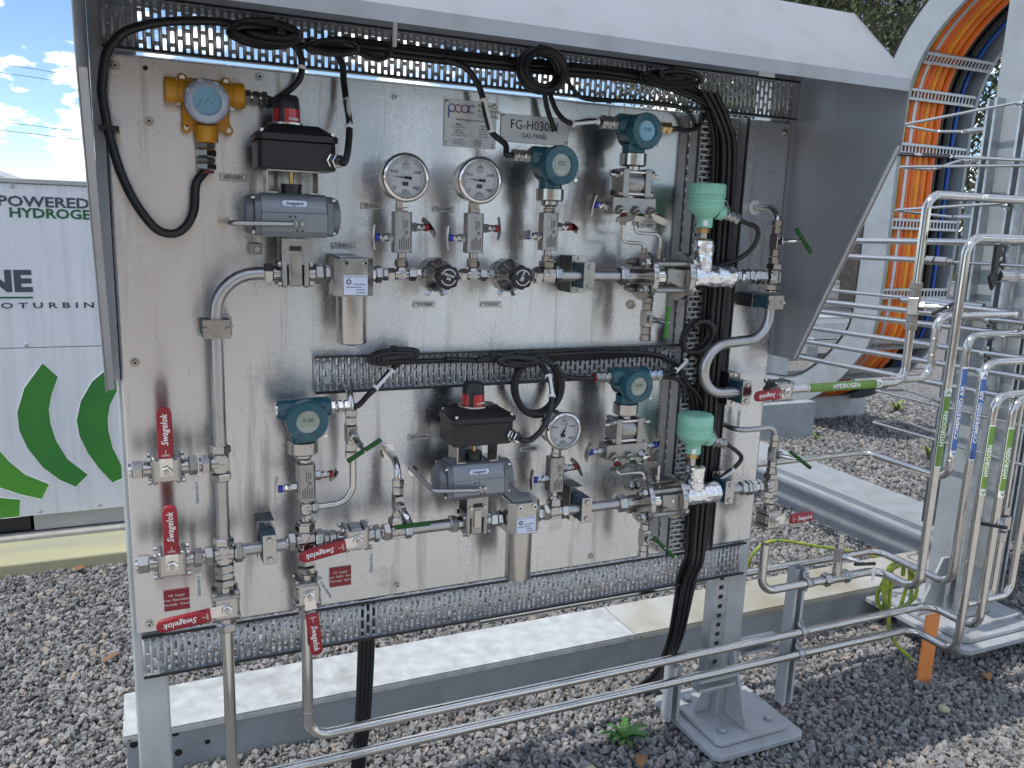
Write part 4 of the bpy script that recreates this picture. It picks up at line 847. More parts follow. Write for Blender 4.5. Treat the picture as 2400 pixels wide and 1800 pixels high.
def ballvalve(label, q, flow, hdir, up=False, off=0.030, hl=0.108, txt_flip=False, tip=None, name='ball_valve'):
    q, f, h = V(q), V(flow), V(hdir).normalized(); o = FR
    th = thing(name, label, 'valve', tuple(q)); valve3(th, q, flow, o)
    MB().box(q+o*0.026, (0.046, 0.006, 0.046)).build('stem_plate', 'steel', th, bevel=0.002)
    st = q+o*0.029; MB().cyl(q, st+o*0.016, 0.006, 14).build('stem', 'steel', th)
    hexnut(th, st+o*0.004, st+o*0.011, 0.021, 'stem_nut', 'chrome')
    s = h.cross(o).normalized(); R = Matrix((h, o, s)).transposed()
    hp = MB(); hp.box(st+h*0.012+o*0.0018, (0.046, 0.003, 0.026), R); hp.box(st+h*(off+0.011)+o*0.005, (0.03, 0.003, 0.020), Matrix.Rotation(0.0, 3, 'X')@R); hp.build('handle_strip', 'chrome', th, bevel=0.0008)
    c0 = st+h*off+o*0.007; sl = MB(); n = 10; W_, T_ = 0.0150, 0.0060
    prof = [(0, 0.86), (0.004, 1.0), (hl*0.6, 0.99), (hl-0.014, 0.97), (hl-0.006, 0.82), (hl-0.001, 0.45), (hl, 0.15)]
    vs_ = []; fs = []
    for d_, k in prof:
        for i in range(16):
            a = 2*PI*i/16; cx, sy = math.cos(a), math.sin(a); e = 0.45
            vs_.append(c0+h*d_+s*(W_*k*math.copysign(abs(cx)**e, cx))+o*(T_*k*math.copysign(abs(sy)**e, sy)))
    for j in range(len(prof)-1):
        for i in range(16): fs.append((j*16+i, j*16+(i+1) % 16, (j+1)*16+(i+1) % 16, (j+1)*16+i))
    fs += [tuple(reversed(range(16))), tuple((len(prof)-1)*16+i for i in range(16))]
    hd_ = sl.add(vs_, fs).build('handle', 'red', th, smooth=60)
    ty = o.cross(h) if not txt_flip else -o.cross(h); tx = h if not txt_flip else -h
    text('Swagelok', c0+h*(hl*0.56)+o*(T_+0.0006), tx, ty, 0.0185, 'whiteink', hd_, width=hl*0.62, bold=0.012, shear=0.25)
    text('OPEN', c0+h*0.007+o*(T_+0.0006), -s, h, 0.006, 'whiteink', hd_)
    text(')', c0+h*0.015+o*(T_+0.0006), -s, h, 0.010, 'whiteink', hd_)
    return th
def paper(label, q, l=0.055, w=0.012, a=0.0, txt='25-BV-H03001', name='valve_tag'):
    q = V(q); d = V((math.sin(a), 0, -math.cos(a))); s = V((math.cos(a), 0, math.sin(a))); th = MB().prism([q-s*w/2, q+s*w/2, q+s*w/2+d*l, q-s*w/2+d*l], (0, -0.0008, 0)).build(name, 'tag', loc=tuple(q)); tag(th, label, 'tag')
    text(txt, q+d*(l*0.5)-UY*0.0016, d, s, 0.0085, 'ink', th, width=l*0.86)
    MB().ring(q+UZ*0.004, UY, 0.005, 0.0006, 14, 5).build('wire_loop', 'steel', th); return th

# main vertical and horizontal pipes
pipe('vertical pipe on the left that elbows over to the upper valve', [(VX, PY, 0.446), (VX, PY, UPZ), (0.300, PY, UPZ)])
pipe('short vertical pipe between the two left ball valve junctions', [(VX, PY, 0.246), (VX, PY, 0.396)])
pipe('short pipe between the cross and the next cross, through a clamp', [(0.225, PY, LOZ), (0.336, PY, LOZ)])
pipe('upper pipe right of the regulators, through the black standoff clamp', [(0.975, PY, UPZ), (1.150, PY, UPZ)])
pipe('lower pipe left of the lower actuated valve', [(0.612, PY, LOZ), (0.724, PY, LOZ)])
pipe('lower pipe between the lower gauge tee and the flanged meter', [(1.030, PY, LOZ), (1.196, PY, LOZ)])
pipe('thick S shaped pipe swinging down to the hydrogen outlet valve', [(1.648, PY, 0.772), (1.648, PY, 0.655), (1.445, PY, 0.640), (1.435, PY, 0.506), (1.60, PY, 0.505)], 0.0150, 'dulltube', 0.072)
pipe('short pipe from the foil wrapped lower tee to the last union', [(1.525, PY, LOZ), (1.60, PY, LOZ)])

# upper row
def pneu(label, q, top, group_lbl, airhole, closed=True):
    # spring return actuator with switch box above a ball valve at q; top = actuator centre
    q, a = V(q), V(top); th = thing('actuated_valve', label, 'actuated valve', tuple(q)); valve3(th, q, UX, UZ, h=0.062)
    for k in (-1, 1): MB().hex(q+UX*(k*0.043), q+UX*(k*0.062), 0.0385, ph=0.26).build('nut', 'steel', th)
    MB().bb(q.x-0.028, q.x+0.028, q.y-0.030, q.y-0.027, q.z+0.02, a.z-0.046).build('mount_plate', 'cast', th, bevel=0.001)
    MB().bb(q.x-0.028, q.x+0.028, q.y+0.027, q.y+0.030, q.z+0.02, a.z-0.046).build('mount_plate', 'cast', th, bevel=0.001)
    MB().bb(q.x-0.012, q.x+0.012, q.y-0.0312, q.y-0.0301, a.z-0.072, a.z-0.062).build('slot', 'ink', th)
    MB().bb(q.x-0.009, q.x+0.009, q.y-0.033, q.y-0.0302, q.z-0.005, q.z+0.040).build('strap', 'steel', th, bevel=0.001)
    for x in (-0.018, 0.018): MB().cyl((q.x+x, q.y-0.030, q.z+0.046), (q.x+x, q.y-0.034, q.z+0.046), 0.005, 12).build('bolt', 'steel', th)
    MB().cyl(q, V((q.x, q.y, a.z-0.04)), 0.009, 14).build('stem', 'steel', th)
    bx = MB(); W_, D_, H_ = 0.066, 0.046, 0.044
    bx.prism([(a.x-W_, a.y-D_+0.010, a.z-H_), (a.x-W_, a.y-D_, a.z-H_+0.012), (a.x-W_, a.y-D_, a.z+0.005), (a.x-W_, a.y-D_+0.003, a.z+0.006), (a.x-W_, a.y-D_+0.003, a.z+0.013), (a.x-W_, a.y-D_+0.010, a.z+H_-0.006), (a.x-W_, a.y-D_+0.018, a.z+H_), (a.x-W_, a.y+D_-0.012, a.z+H_), (a.x-W_, a.y+D_, a.z+H_-0.014), (a.x-W_, a.y+D_, a.z-H_+0.012), (a.x-W_, a.y+D_-0.010, a.z-H_)], (2*W_, 0, 0))
    bo = bx.build('actuator_body', 'greyfine', th, bevel=0.0015)
    for k in (-1, 1):
        cp = MB(); prof = [(a.y-0.045, a.z-0.036), (a.y-0.045, a.z+0.026), (a.y-0.030, a.z+0.041), (a.y+0.030, a.z+0.041), (a.y+0.045, a.z+0.026), (a.y+0.045, a.z-0.030), (a.y+0.034, a.z-0.041), (a.y-0.034, a.z-0.041)]
        cp.prism([(a.x+k*W_, y, z) for y, z in prof], (k*0.013, 0, 0)); cp.lathe((a.x+k*(W_+0.013), a.y, a.z), UX*k, [(0.040, 0), (0.040, 0.010), (0.036, 0.016), (0.026, 0.019)], 24); cp.build('end_cap', 'grey', th, bevel=0.002)
        for y in (-0.034, 0.034):
            for z in (-0.034, 0.034): MB().cyl((a.x+k*(W_+0.012), a.y+y, a.z+z), (a.x+k*(W_+0.018), a.y+y, a.z+z), 0.0045, 10).build('cap_bolt', 'chrome', th)
    bg_ = MB(); c = V((a.x, a.y-D_-0.0006+0.008, a.z+0.024)); 
    bd = MB().prism([(a.x+0.019*math.copysign(1, math.cos(t_))+0.006*math.cos(t_), a.y-D_+0.0050, a.z+0.0245+0.006*math.sin(t_)) for t_ in [2*PI*i/20+0.01 for i in range(20)]], (0, -0.0020, 0)).build('badge', 'label', bo)
    text('Swagelok', (a.x, a.y-D_+0.0025, a.z+0.0245), UX, UZ, 0.010, 'slate', bd, width=0.036, bold=0.02, shear=0.2)
    for x, z in ((-0.010, 0.0), (0.0, 0.0), (0.004, -0.028), (0.014, -0.028)): MB().cyl((a.x+x, a.y-D_, a.z+z-0.002), (a.x+x, a.y-D_-0.0008, a.z+z-0.002), 0.0022, 10).build('port', 'ink', bo)
    MB().hex((a.x+0.013, a.y-D_, a.z-0.016), (a.x+0.013, a.y-D_-0.007, a.z-0.016), 0.010).build('plug', 'steel', bo)
    # U bracket
    zb = a.z+H_; ub = MB(); 
    ub.bb(a.x-0.052, a.x+0.050, a.y-0.030, a.y+0.030, zb+0.044, zb+0.047)
    for k in (-1, 1): ub.bb(a.x+k*0.0515-0.0015, a.x+k*0.0515+0.0015, a.y-0.030, a.y+0.030, zb, zb+0.0445); ub.bb(a.x+k*0.0515-(0.020 if k > 0 else 0), a.x+k*0.0515+(0.020 if k < 0 else 0), a.y-0.030, a.y+0.030, zb+0.0005, zb+0.003)
    ub.build('u_bracket', 'steel', th)
    MB().cyl((a.x, a.y, zb), (a.x, a.y, zb+0.020), 0.021, 20).build('coupling', 'black', th); MB().cyl((a.x, a.y-0.004, zb+0.020), (a.x, a.y-0.004, zb+0.044), 0.005, 12).build('spindle', 'brass', th)
    # switch box
    z0 = zb+0.0475; sb = MB(); X0, X1, Y0, Y1 = a.x-0.075, a.x+0.088, a.y-0.060, a.y+0.055
    sb.prism([(X0+0.012, Y0+0.006, z0), (X1-0.016, Y0+0.006, z0), (X1-0.004, Y0+0.018, z0), (X1-0.004, Y1-0.01, z0), (X0+0.012, Y1, z0), (X0+0.004, Y1-0.01, z0), (X0+0.004, Y0+0.014, z0)], (0, 0, 0.055))
    bxo = sb.build('switch_box', 'black', th, bevel=0.003)
    ldm = MB(); zl = z0+0.0555; n8 = [(X0, Y0+0.012), (X0+0.012, Y0), (X1-0.012, Y0), (X1, Y0+0.012), (X1, Y1-0.012), (X1-0.012, Y1), (X0+0.012, Y1), (X0, Y1-0.012)]
    ct = V(((X0+X1)/2-0.008, (Y0+Y1)/2, 0)); vs_ = [(x, y, zl) for x, y in n8]+[(x, y, zl+0.012) for x, y in n8]+[(ct.x+(x-ct.x)*0.62, ct.y+(y-ct.y)*0.66, zl+0.032) for x, y in n8]
    ldm.add(vs_, [tuple(reversed(range(8))), tuple(range(16, 24))]+[(j*8+i, j*8+(i+1) % 8, (j+1)*8+(i+1) % 8, (j+1)*8+i) for j in range(2) for i in range(8)]); ldm.build('switch_box_lid', 'black', th, bevel=0.002)
    for x, y in ((X0+0.012, Y0+0.010), (X1-0.012, Y0+0.010), (X0+0.012, Y1-0.01), (X1-0.012, Y1-0.01)): MB().cyl((x, y, zl), (x, y, zl+0.021), 0.0045, 12, ch=0.001).build('lid_screw', 'chrome', th)
    dz = zl+0.0325; dc = V((ct.x-0.006, ct.y-0.006, dz)); MB().cyl(dc, dc+UZ*0.004, 0.036, 24).build('dome_flange', 'steel', th)
    dm = MB().lathe(dc+UZ*0.0042, UZ, [(0.0275, 0), (0.0265, 0.030), (0.0245, 0.050), (0.021, 0.054), (0.008, 0.0555)], 24).build('indicator_dome', 'black', th)
    for an, w in ((-1.25, 0.62), (-2.75, 0.42)):
        pt = MB(); vs_ = []; n = 6
        for i in range(n+1):
            t_ = an-w+2*w*i/n
            for r_, h_ in ((0.0281, 0.003), (0.0272, 0.031)): vs_.append(dc+V((r_*math.cos(t_), r_*math.sin(t_), h_)))
        ob = pt.add(vs_, [(2*i, 2*i+2, 2*i+3, 2*i+1) for i in range(n)]).build('red_window', 'redclear', dm, recalc=False)
        if an > -2: d_ = V((math.cos(an), math.sin(an), 0)); text('CLOSED', dc+d_*0.0290+UZ*0.011, V((-d_.y, d_.x, 0)), UZ, 0.0062, 'whiteink', dm, bold=0.02, wrap=None)
    gx = V((X1-0.014, Y0+0.008, z0+0.022)); gd = V((0.35, -1, -0.1)).normalized()
    union_parts = [(0.008, 0.026), (0.007, 0.022), (0.012, 0.026)]
    p = gx
    for l, af in union_parts: MB().hex(p, p+gd*l, af).build('gland', 'chrome', th); p = p+gd*(l+0.0008)
    # air line from the panel
    hx = V(airhole); yl = a.y-D_-0.014
    al = tube('thin air line from the panel to the '+group_lbl, [hx, (hx.x, yl, hx.z), (a.x-0.002, yl, a.z-0.016), (a.x-0.002, a.y-D_+0.001, a.z-0.016)], 0.0055, 'dulltube', bend=0.016, name='air_line')
    MB().cyl(hx-UY*0.001, hx+FR*0.003, 0.013, 18).build('grommet', 'chrome', al); MB().hex((a.x-0.002, a.y-D_, a.z-0.016), (a.x-0.002, a.y-D_-0.010, a.z-0.016), 0.013).build('nut', 'steel', al)
    return p, gd
g1 = pneu('upper actuated ball valve, grey actuator below a black switch box', (0.348, PY, UPZ), (0.345, -0.105, 0.947), 'upper actuator', (0.219, 0.0, 0.929))
g2 = pneu('lower actuated ball valve, grey actuator below a black switch box', (0.774, PY, LOZ), (0.768, -0.105, 0.336), 'lower actuator', (0.648, 0.0, 0.330))
cr_k = thing('clip', 'small bracket behind the upper actuated valve', 'bracket', (0.31, -0.02, 0.87)); MB().bb(0.268, 0.292, -0.045, -0.004, 0.862, 0.886).build('plate', 'cast', cr_k, bevel=0.002); MB().bb(0.375, 0.392, -0.045, -0.004, 0.862, 0.886).build('plate', 'cast', cr_k, bevel=0.002); MB().hex((0.280, -0.045, 0.874), (0.280, -0.052, 0.874), 0.012).build('nut', 'steel', cr_k)

def filt(label, q, zt, zb, w=0.043, nuts=True):
    q = V(q); th = thing('gas_filter', label, 'filter', (q.x, q.y, zb)); d = 0.040
    pf = [(q.x-w, q.y-d*0.55), (q.x-w*0.62, q.y-d), (q.x+w*0.62, q.y-d), (q.x+w, q.y-d*0.55), (q.x+w, q.y+d*0.8), (q.x+w*0.7, q.y+d), (q.x-w*0.7, q.y+d), (q.x-w, q.y+d*0.8)]
    zm = zt-0.082; MB().prism([(x, y, zm) for x, y in pf], (0, 0, zt-zm)).build('head', 'steel', th, bevel=0.0015)
    MB().lathe((q.x, q.y, zb), UZ, [(0.026, 0), (0.033, 0.003), (0.0335, 0.006), (0.0335, zm-zb)], 32).build('bowl', 'steel', th)
    MB().lathe((q.x, q.y, zb-0.004), UZ, [(0.012, 0), (0.016, 0.004)], 6).build('drain_boss', 'steel', th)
    lo = MB().bb(q.x-w*0.60, q.x+w*0.60, q.y-d-0.0008, q.y-d-0.0002, zm+0.004, zm+0.046).build('maker_label', 'label', th)
    text('NORMAN FILTER COMPANY', (q.x, q.y-d-0.0014, zm+0.0425), UX, UZ, 0.004, 'etch', lo, width=w*1.1)
    MB().ring((q.x-w*0.35, q.y-d-0.0012, zm+0.032), UY, 0.0045, 0.0012, 16, 5).build('emblem', 'slate', lo)
    for i, (x0, x1) in enumerate(((-0.1, 0.5), (-0.5, 0.3), (0.0, 0.45), (0.05, 0.5))): MB().bb(q.x+w*x0, q.x+w*x1, q.y-d-0.0014, q.y-d-0.0009, zm+0.026-i*0.006, zm+0.0275-i*0.006).build('print_line', 'etch', lo)
    for k in (-1, 1): MB().cyl((q.x+k*w*0.48, q.y-d, zt-0.010), (q.x+k*w*0.48, q.y-d-0.006, zt-0.010), 0.0068, 16, ch=0.001).build('cap_screw', 'chrome', th); MB().hex((q.x+k*w*0.48, q.y-d-0.0061, zt-0.010), (q.x+k*w*0.48, q.y-d-0.0064, zt-0.010), 0.006).build('socket', 'ink', th)
    MB().bb(q.x-w*0.75, q.x+w*0.45, q.y-d*0.6, -0.004, zt+0.0005, zt+0.0035).build('hanger_plate', 'hood', th, bevel=0.001); MB().bb(q.x-w*0.75, q.x+w*0.45, -0.0038, -0.0008, zt-0.03, zt+0.0034).build('hanger_back', 'hood', th)
    return th
filt('upper cylindrical gas filter with a pale label', (0.472, PY, UPZ), 0.862, 0.672)
filt('lower cylindrical gas filter with a pale label', (0.897, PY-0.01, LOZ), 0.268, 0.052)
union('hex fittings between the upper actuated valve and the upper filter', (0.413, PY, UPZ), UX, (0.012,), 0.01, (0.034,))
union('hex reducer right of the upper filter', (0.5165, PY, UPZ), UX, (0.006, 0.016, 0.012), 0.01, (-0.017, 0.034, 0.025))
union('hex fittings between the lower actuated valve and the lower filter', (0.838, PY, LOZ), UX, (0.013,), 0.01, (0.034,))
union('hex fittings right of the lower filter', (0.941, PY, LOZ), UX, (0.006, 0.013, 0.006), 0.01, (-0.018, 0.036, -0.016))
SR = 0.0095
fitting('small tee under the left pressure gauge', (0.585, PY, UPZ), [UX, -UX, UZ], SR, reach=0.017, nut=0.016)
fitting('small tee under the middle pressure gauge', (0.757, PY, UPZ), [UX, -UX, UZ], SR, reach=0.017, nut=0.016)
fitting('larger tee under the upper digital pressure transmitter', (0.950, PY, UPZ), [UX, -UX, UZ], PR, reach=0.018)
fitting('tee under the lower pressure gauge', (1.000, PY, LOZ), [UX, -UX, UZ], PR, reach=0.018)
def needlestem(th, q, d, ringm, bar, long=1.0):
    q, d, bar = V(q), V(d).normalized(), V(bar).normalized()
    MB().hex(q, q+d*0.014, 0.020).build('bonnet', 'steel', th); MB().lathe(q+d*0.014, d, [(0.0085, 0), (0.0085, 0.008*long), (0.0068, 0.010*long), (0.0068, 0.018*long)], 16).build('stem', 'steel', th)
    MB().hex(q+d*(0.015+0.006*long), q+d*(0.015+0.012*long), 0.016).build('lock_nut', 'chrome', th)
    e = q+d*(0.014+0.018*long); MB().cyl(e, e+d*0.009, 0.0085, 18).build('colour_ring', ringm, th)
    c = e+d*0.013; s = d.cross(bar).normalized(); mb = MB(); n = 9; vs_ = []; 
    for i in range(n):
        t_ = -1+2*i/(n-1); b_ = 0.010*t_*t_
        for a, w in ((0, 1), (0.0035, 1)):
            for k in (-1, 1): vs_.append(c+bar*(0.027*t_)+d*(b_*-0.35+a)+s*(k*0.0085*(1-0.25*t_*t_)))
    fs = []
    for i in range(n-1):
        o_ = 4*i; fs += [(o_, o_+4, o_+5, o_+1), (o_+2, o_+3, o_+7, o_+6), (o_, o_+2, o_+6, o_+4), (o_+1, o_+5, o_+7, o_+3)]
    fs += [(0, 1, 3, 2), (4*n-4, 4*n-2, 4*n-1, 4*n-3)]; mb.add(vs_, fs).build('wing_handle', 'steel', th)
def block(label, x, z0, z1, lbar=UZ, rbar=V((0.3, -1, -0.6)), bm_='blue', ax=0.0):
    th = thing('block_valve', label, 'valve', (x, PY, z0)); w, d, c = 0.0195, 0.0175, 0.005; zm = (z0+z1)/2
    MB().prism([(x-w+c, PY-d, z0), (x+w-c, PY-d, z0), (x+w, PY-d+c, z0), (x+w, PY+d, z0), (x-w, PY+d, z0), (x-w, PY-d+c, z0)], (0, 0, z1-z0)).build('block', 'cast', th, bevel=0.002)
    needlestem(th, (x-w, PY, zm-0.012), -UX, 'blue', lbar); needlestem(th, (x+w, PY, zm+0.012), UX, 'maroon', rbar)
    MB().hex((x, PY, z1), (x, PY, z1+0.010), 0.024).build('top_nut', 'steel', th); MB().cyl((x, PY, z0-0.012), (x, PY, z0), 0.0095, 16).build('lower_stub', 'steel', th); MB().hex((x, PY, z0-0.026), (x, PY, z0-0.012), 0.024).build('lower_nut', 'steel', th)
    yf = PY-d-0.0006
    for i in range(5): MB().bb(x-0.011+i*0.005, x-0.0085+i*0.005, yf, yf+0.0004, z0+0.008, z0+0.030+0.004*((i*7) % 3)).build('etched_text', 'etch', th)
    for i in range(3): MB().bb(x-0.002+i*0.0045, x+i*0.0045, yf, yf+0.0004, z1-0.040+0.003*i, z1-0.018).build('etched_text', 'etch', th)
    MB().bb(x+0.003, x+0.009, yf, yf+0.0004, zm-0.003, zm+0.004).build('etched_mark', 'etch', th); MB().cyl((x-0.003, yf+0.0005, z1-0.012), (x-0.003, yf, z1-0.012), 0.0015, 10).build('etched_dot', 'etch', th)
    return th
block('block valve beneath the left pressure gauge', 0.585, 0.874, 0.964, UZ, V((0.35, -0.7, -0.7)))
block('block valve beneath the middle pressure gauge', 0.756, 0.876, 0.967, UZ, UZ)
block('block valve beneath the upper digital pressure transmitter', 0.948, 0.886, 0.975, V((0.2, -1, 0.35)), V((0.2, -1, -0.4)))
block('block valve beneath the lower left digital transmitter', 0.367, 0.318, 0.405, UZ, V((0.2, -0.8, 0.75)))
block('block valve beneath the lower pressure gauge', 0.997, 0.274, 0.366, UZ, V((0.3, -0.8, -0.7)))
for x, z0, z1, lb in ((0.585, 0.862, 0.874, 'a'), ): pass

def gauge(label, x, z, zstem, val, r=0.0525, y=-0.112, name='pressure_gauge'):
    th = thing(name, label, 'gauge', (x, y, z)); o = V((x, y+0.030, z))
    MB().lathe(o, FR, [(r*0.86, 0), (r*0.92, 0.006), (r*0.92, 0.044)], 40).build('case', 'chrome', th)
    mb = MB(); q = []; fs = []; n = 48; pr = [(r*0.93, 0.042), (r*1.0, 0.046), (r*1.0, 0.054), (r*0.95, 0.0585), (r*0.86, 0.060), (r*0.80, 0.057), (r*0.79, 0.050)]
    for a_, h_ in pr: q += [o+FR*h_+UX*(a_*math.cos(2*PI*i/n))+UZ*(a_*math.sin(2*PI*i/n)) for i in range(n)]
    for j in range(len(pr)-1): fs += [(j*n+i, j*n+(i+1) % n, (j+1)*n+(i+1) % n, (j+1)*n+i) for i in range(n)]
    mb.add(q, fs).build('bezel', 'chrome', th, smooth=50)
    yf = o.y-0.0505; dl = MB().cyl((x, yf+0.001, z), (x, yf, z), r*0.80, 40).build('dial', 'dial', th)
    tk_ = MB()
    def pol(a, rr): return V((x+rr*math.sin(a), yf-0.0006, z+rr*math.cos(a)))
    for i in range(41):
        a = math.radians(-135+270*i/40); L_ = 0.10 if i % 10 == 0 else (0.075 if i % 5 == 0 else 0.05); r0 = r*0.74; w = V((math.cos(a), 0, -math.sin(a)))*(0.0007 if i % 10 == 0 else 0.00035)
        p0, p1 = pol(a, r0), pol(a, r0-r*L_*1.6); tk_.add([p0-w, p0+w, p1+w, p1-w], [(0, 1, 2, 3)])
    tko = tk_.build('scale', 'ink', dl, recalc=False); tko['kind'] = 'stuff'
    for t_, a in (('0', -131), ('1000', -66), ('2000', 0), ('3000', 66), ('4000', 131)):
        a = math.radians(a); text(t_, pol(a, r*(0.53 if abs(a) < 2 else 0.60)), UX, UZ, r*0.17, 'ink', dl)
    text('kPa', (x, yf-0.0006, z-r*0.56), UX, UZ, r*0.22, 'ink', dl); MB().bb(x-r*0.14, x+r*0.12, yf-0.0008, yf-0.0003, z-r*0.33, z-r*0.17).build('maker_mark', 'slate', dl)
    for zz in (0.40, 0.34): MB().bb(x-r*0.16, x+r*0.16, yf-0.0008, yf-0.0003, z+r*zz, z+r*zz+0.0008).build('print_line', 'etch', dl)
    for zz in (-0.66, -0.70): MB().bb(x-r*0.25, x+r*0.25, yf-0.0008, yf-0.0003, z+r*zz, z+r*zz+0.0006).build('print_line', 'etch', dl)
    a = math.radians(-135+270*val/4000); d = V((math.sin(a), 0, math.cos(a))); s = V((d.z, 0, -d.x)); c = V((x, yf-0.003, z))
    MB().prism([c+d*(r*0.62), c+s*0.0014, c-d*(r*0.08)+s*0.002, c-d*(r*0.24)+s*0.004, c-d*(r*0.24)-s*0.004, c-d*(r*0.08)-s*0.002, c-s*0.0014], (0, -0.0006, 0)).build('needle', 'ink', dl)
    MB().cyl(c, c+FR*0.002, 0.003, 14).build('hub', 'chrome', dl)
    gl = MB().cyl((x, o.y-0.0555, z), (x, o.y-0.0565, z), r*0.80, 32).build('glass', GLASS, th)
    MB().hex((x, PY, z-r*0.92), (x, PY, z-r*0.92-0.030), 0.022).build('stem', 'steel', th); MB().cyl((x, PY, z-r*0.92-0.030), (x, PY, zstem), 0.008, 16).build('stem_thread', 'steel', th)
    return th
gm2 = bpy.data.materials.new('clear_glass'); gm2.use_nodes = True; b = gm2.node_tree.nodes['Principled BSDF']; b.inputs['Roughness'].default_value = 0.02; b.inputs['Transmission Weight'].default_value = 1.0; b.inputs['IOR'].default_value = 1.02; b.inputs['Specular IOR Level'].default_value = 0.6
M['glass'] = gm2; GLASS = 'glass'
gauge('left round pressure gauge of the upper pair', 0.583, 1.036, 0.972, 720)
gauge('middle round pressure gauge, right one of the upper pair', 0.755, 1.039, 0.975, 700)
gauge('round pressure gauge on the lower pipe run', 0.998, 0.441, 0.374, 2350, r=0.049)

def regulator(label, x, ang):
    th = thing('pressure_regulator', label, 'regulator', (x, PY, UPZ)); o = V((x, -0.062, UPZ))
    MB().lathe(o, FR, [(0.030, 0), (0.038, 0.008), (0.039, 0.034), (0.037, 0.037), (0.039, 0.040), (0.039, 0.052), (0.034, 0.062), (0.024, 0.078), (0.019, 0.092), (0.019, 0.100)], 36).build('body', 'steel', th)
    for k in (-1, 1): MB().hex((x+k*0.036, PY, UPZ), (x+k*0.052, PY, UPZ), 0.023).build('port_nut', 'steel', th)
    MB().lathe(o+FR*0.100, FR, [(0.024, 0), (0.0265, 0.003), (0.0265, 0.020), (0.024, 0.024)], 72, flute=lambda t_: 1+0.055*math.cos(t_*8)).build('knob', 'black', th, smooth=60)
    c = o+FR*0.1246
    for t_, zz in (('TESCOM', 0.0045), ('200', -0.0035)): text(t_, c+V((0, 0, zz)), V((math.cos(ang), 0, math.sin(ang))), V((-math.sin(ang), 0, math.cos(ang))), 0.0068, 'whiteink', th, bold=0.02)
    for a0 in (0.35, 3.5):
        mb = MB(); vs_ = []
        for i in range(11):
            a = a0+2.4*i/10
            for rr_ in (0.0165, 0.0180): vs_.append(c+V((rr_*math.cos(a), 0, rr_*math.sin(a))))
        mb.add(vs_, [(2*i, 2*i+1, 2*i+3, 2*i+2) for i in range(10)]).build('printed_arc', 'whiteink', th, recalc=False)
    for k in (-1, 1): d = V((k*0.45, -0.2, -1)).normalized(); q = o+FR*0.030+d*0.036; MB().hex(q, q+d*0.016, 0.013, n=4).build('vent_plug', 'steel', th)
regulator('left pressure regulator with a black knob', 0.667, -0.3)
regulator('right pressure regulator with a black knob', 0.846, 1.15)

def standoff(label, x, z, depth=0.076, vert=True, name='pipe_support', r=PR, blk='navy'):
    # black spacer on the sheet, teal insert and a steel clamp plate in front of the pipe
    th = thing(name, label, 'pipe support', (x, 0, z)); a, b_ = (0.019, 0.034) if vert else (0.034, 0.019)
    MB().bb(x-a, x+a, -depth+0.014, -0.0005, z-b_-0.012*(vert), z+b_+0.012*vert).build('spacer', blk, th, bevel=0.001)
    MB().bb(x-a-0.001, x+a+0.001, -depth+0.0105, -depth+0.0135, z-b_-0.013*vert-(0 if vert else 0.001), z+b_+0.013*vert+(0 if vert else 0.001)).build('weld_plate', 'steel', th, bevel=0.0005)
    MB().bb(x-a*0.85, x+a*0.85, PY-0.018, -depth+0.010, z-b_*0.9, z+b_*0.9).build('clamp_insert', 'tealblock', th, bevel=0.002)
    cc = MB().bb(x-a*0.80, x+a*0.80, PY-0.0225, PY-0.0185, z-b_*1.02, z+b_*1.02).build('cover_plate', 'steel', th, bevel=0.006 if False else 0.0015)
    for k in (-1, 1):
        q = V((x, PY-0.0225, z+k*b_*0.66)) if vert else V((x+k*a*0.66, PY-0.0225, z)); MB().hex(q, q+FR*0.006, 0.012).build('bolt', 'steel', th)
        q = V((x, -depth+0.010, z+k*(b_+0.007))) if vert else V((x+k*(a+0.0), -depth+0.010, z)); MB().cyl(q, q+FR*0.004, 0.004, 12).build('plate_bolt', 'chrome', th)
    return th
standoff('black standoff clamp on the upper pipe right of the regulators', 1.055, UPZ)
standoff('black standoff clamp on the lower pipe beside the lower gauge', 1.085, LOZ)
standoff('dark standoff clamp on the lower left pipe between the crosses', 0.283, LOZ)
standoff('silver clamp across the tall vertical left pipe', 0.188, 0.712, vert=False, blk='steel')
standoff('black standoff clamp above the S shaped pipe', 1.648, 0.757, vert=False)
standoff('black standoff clamp at the foot of the S shaped pipe', 1.575, 0.505)
standoff('dark standoff clamp right of the lower foil wrapped tee', 1.548, LOZ)

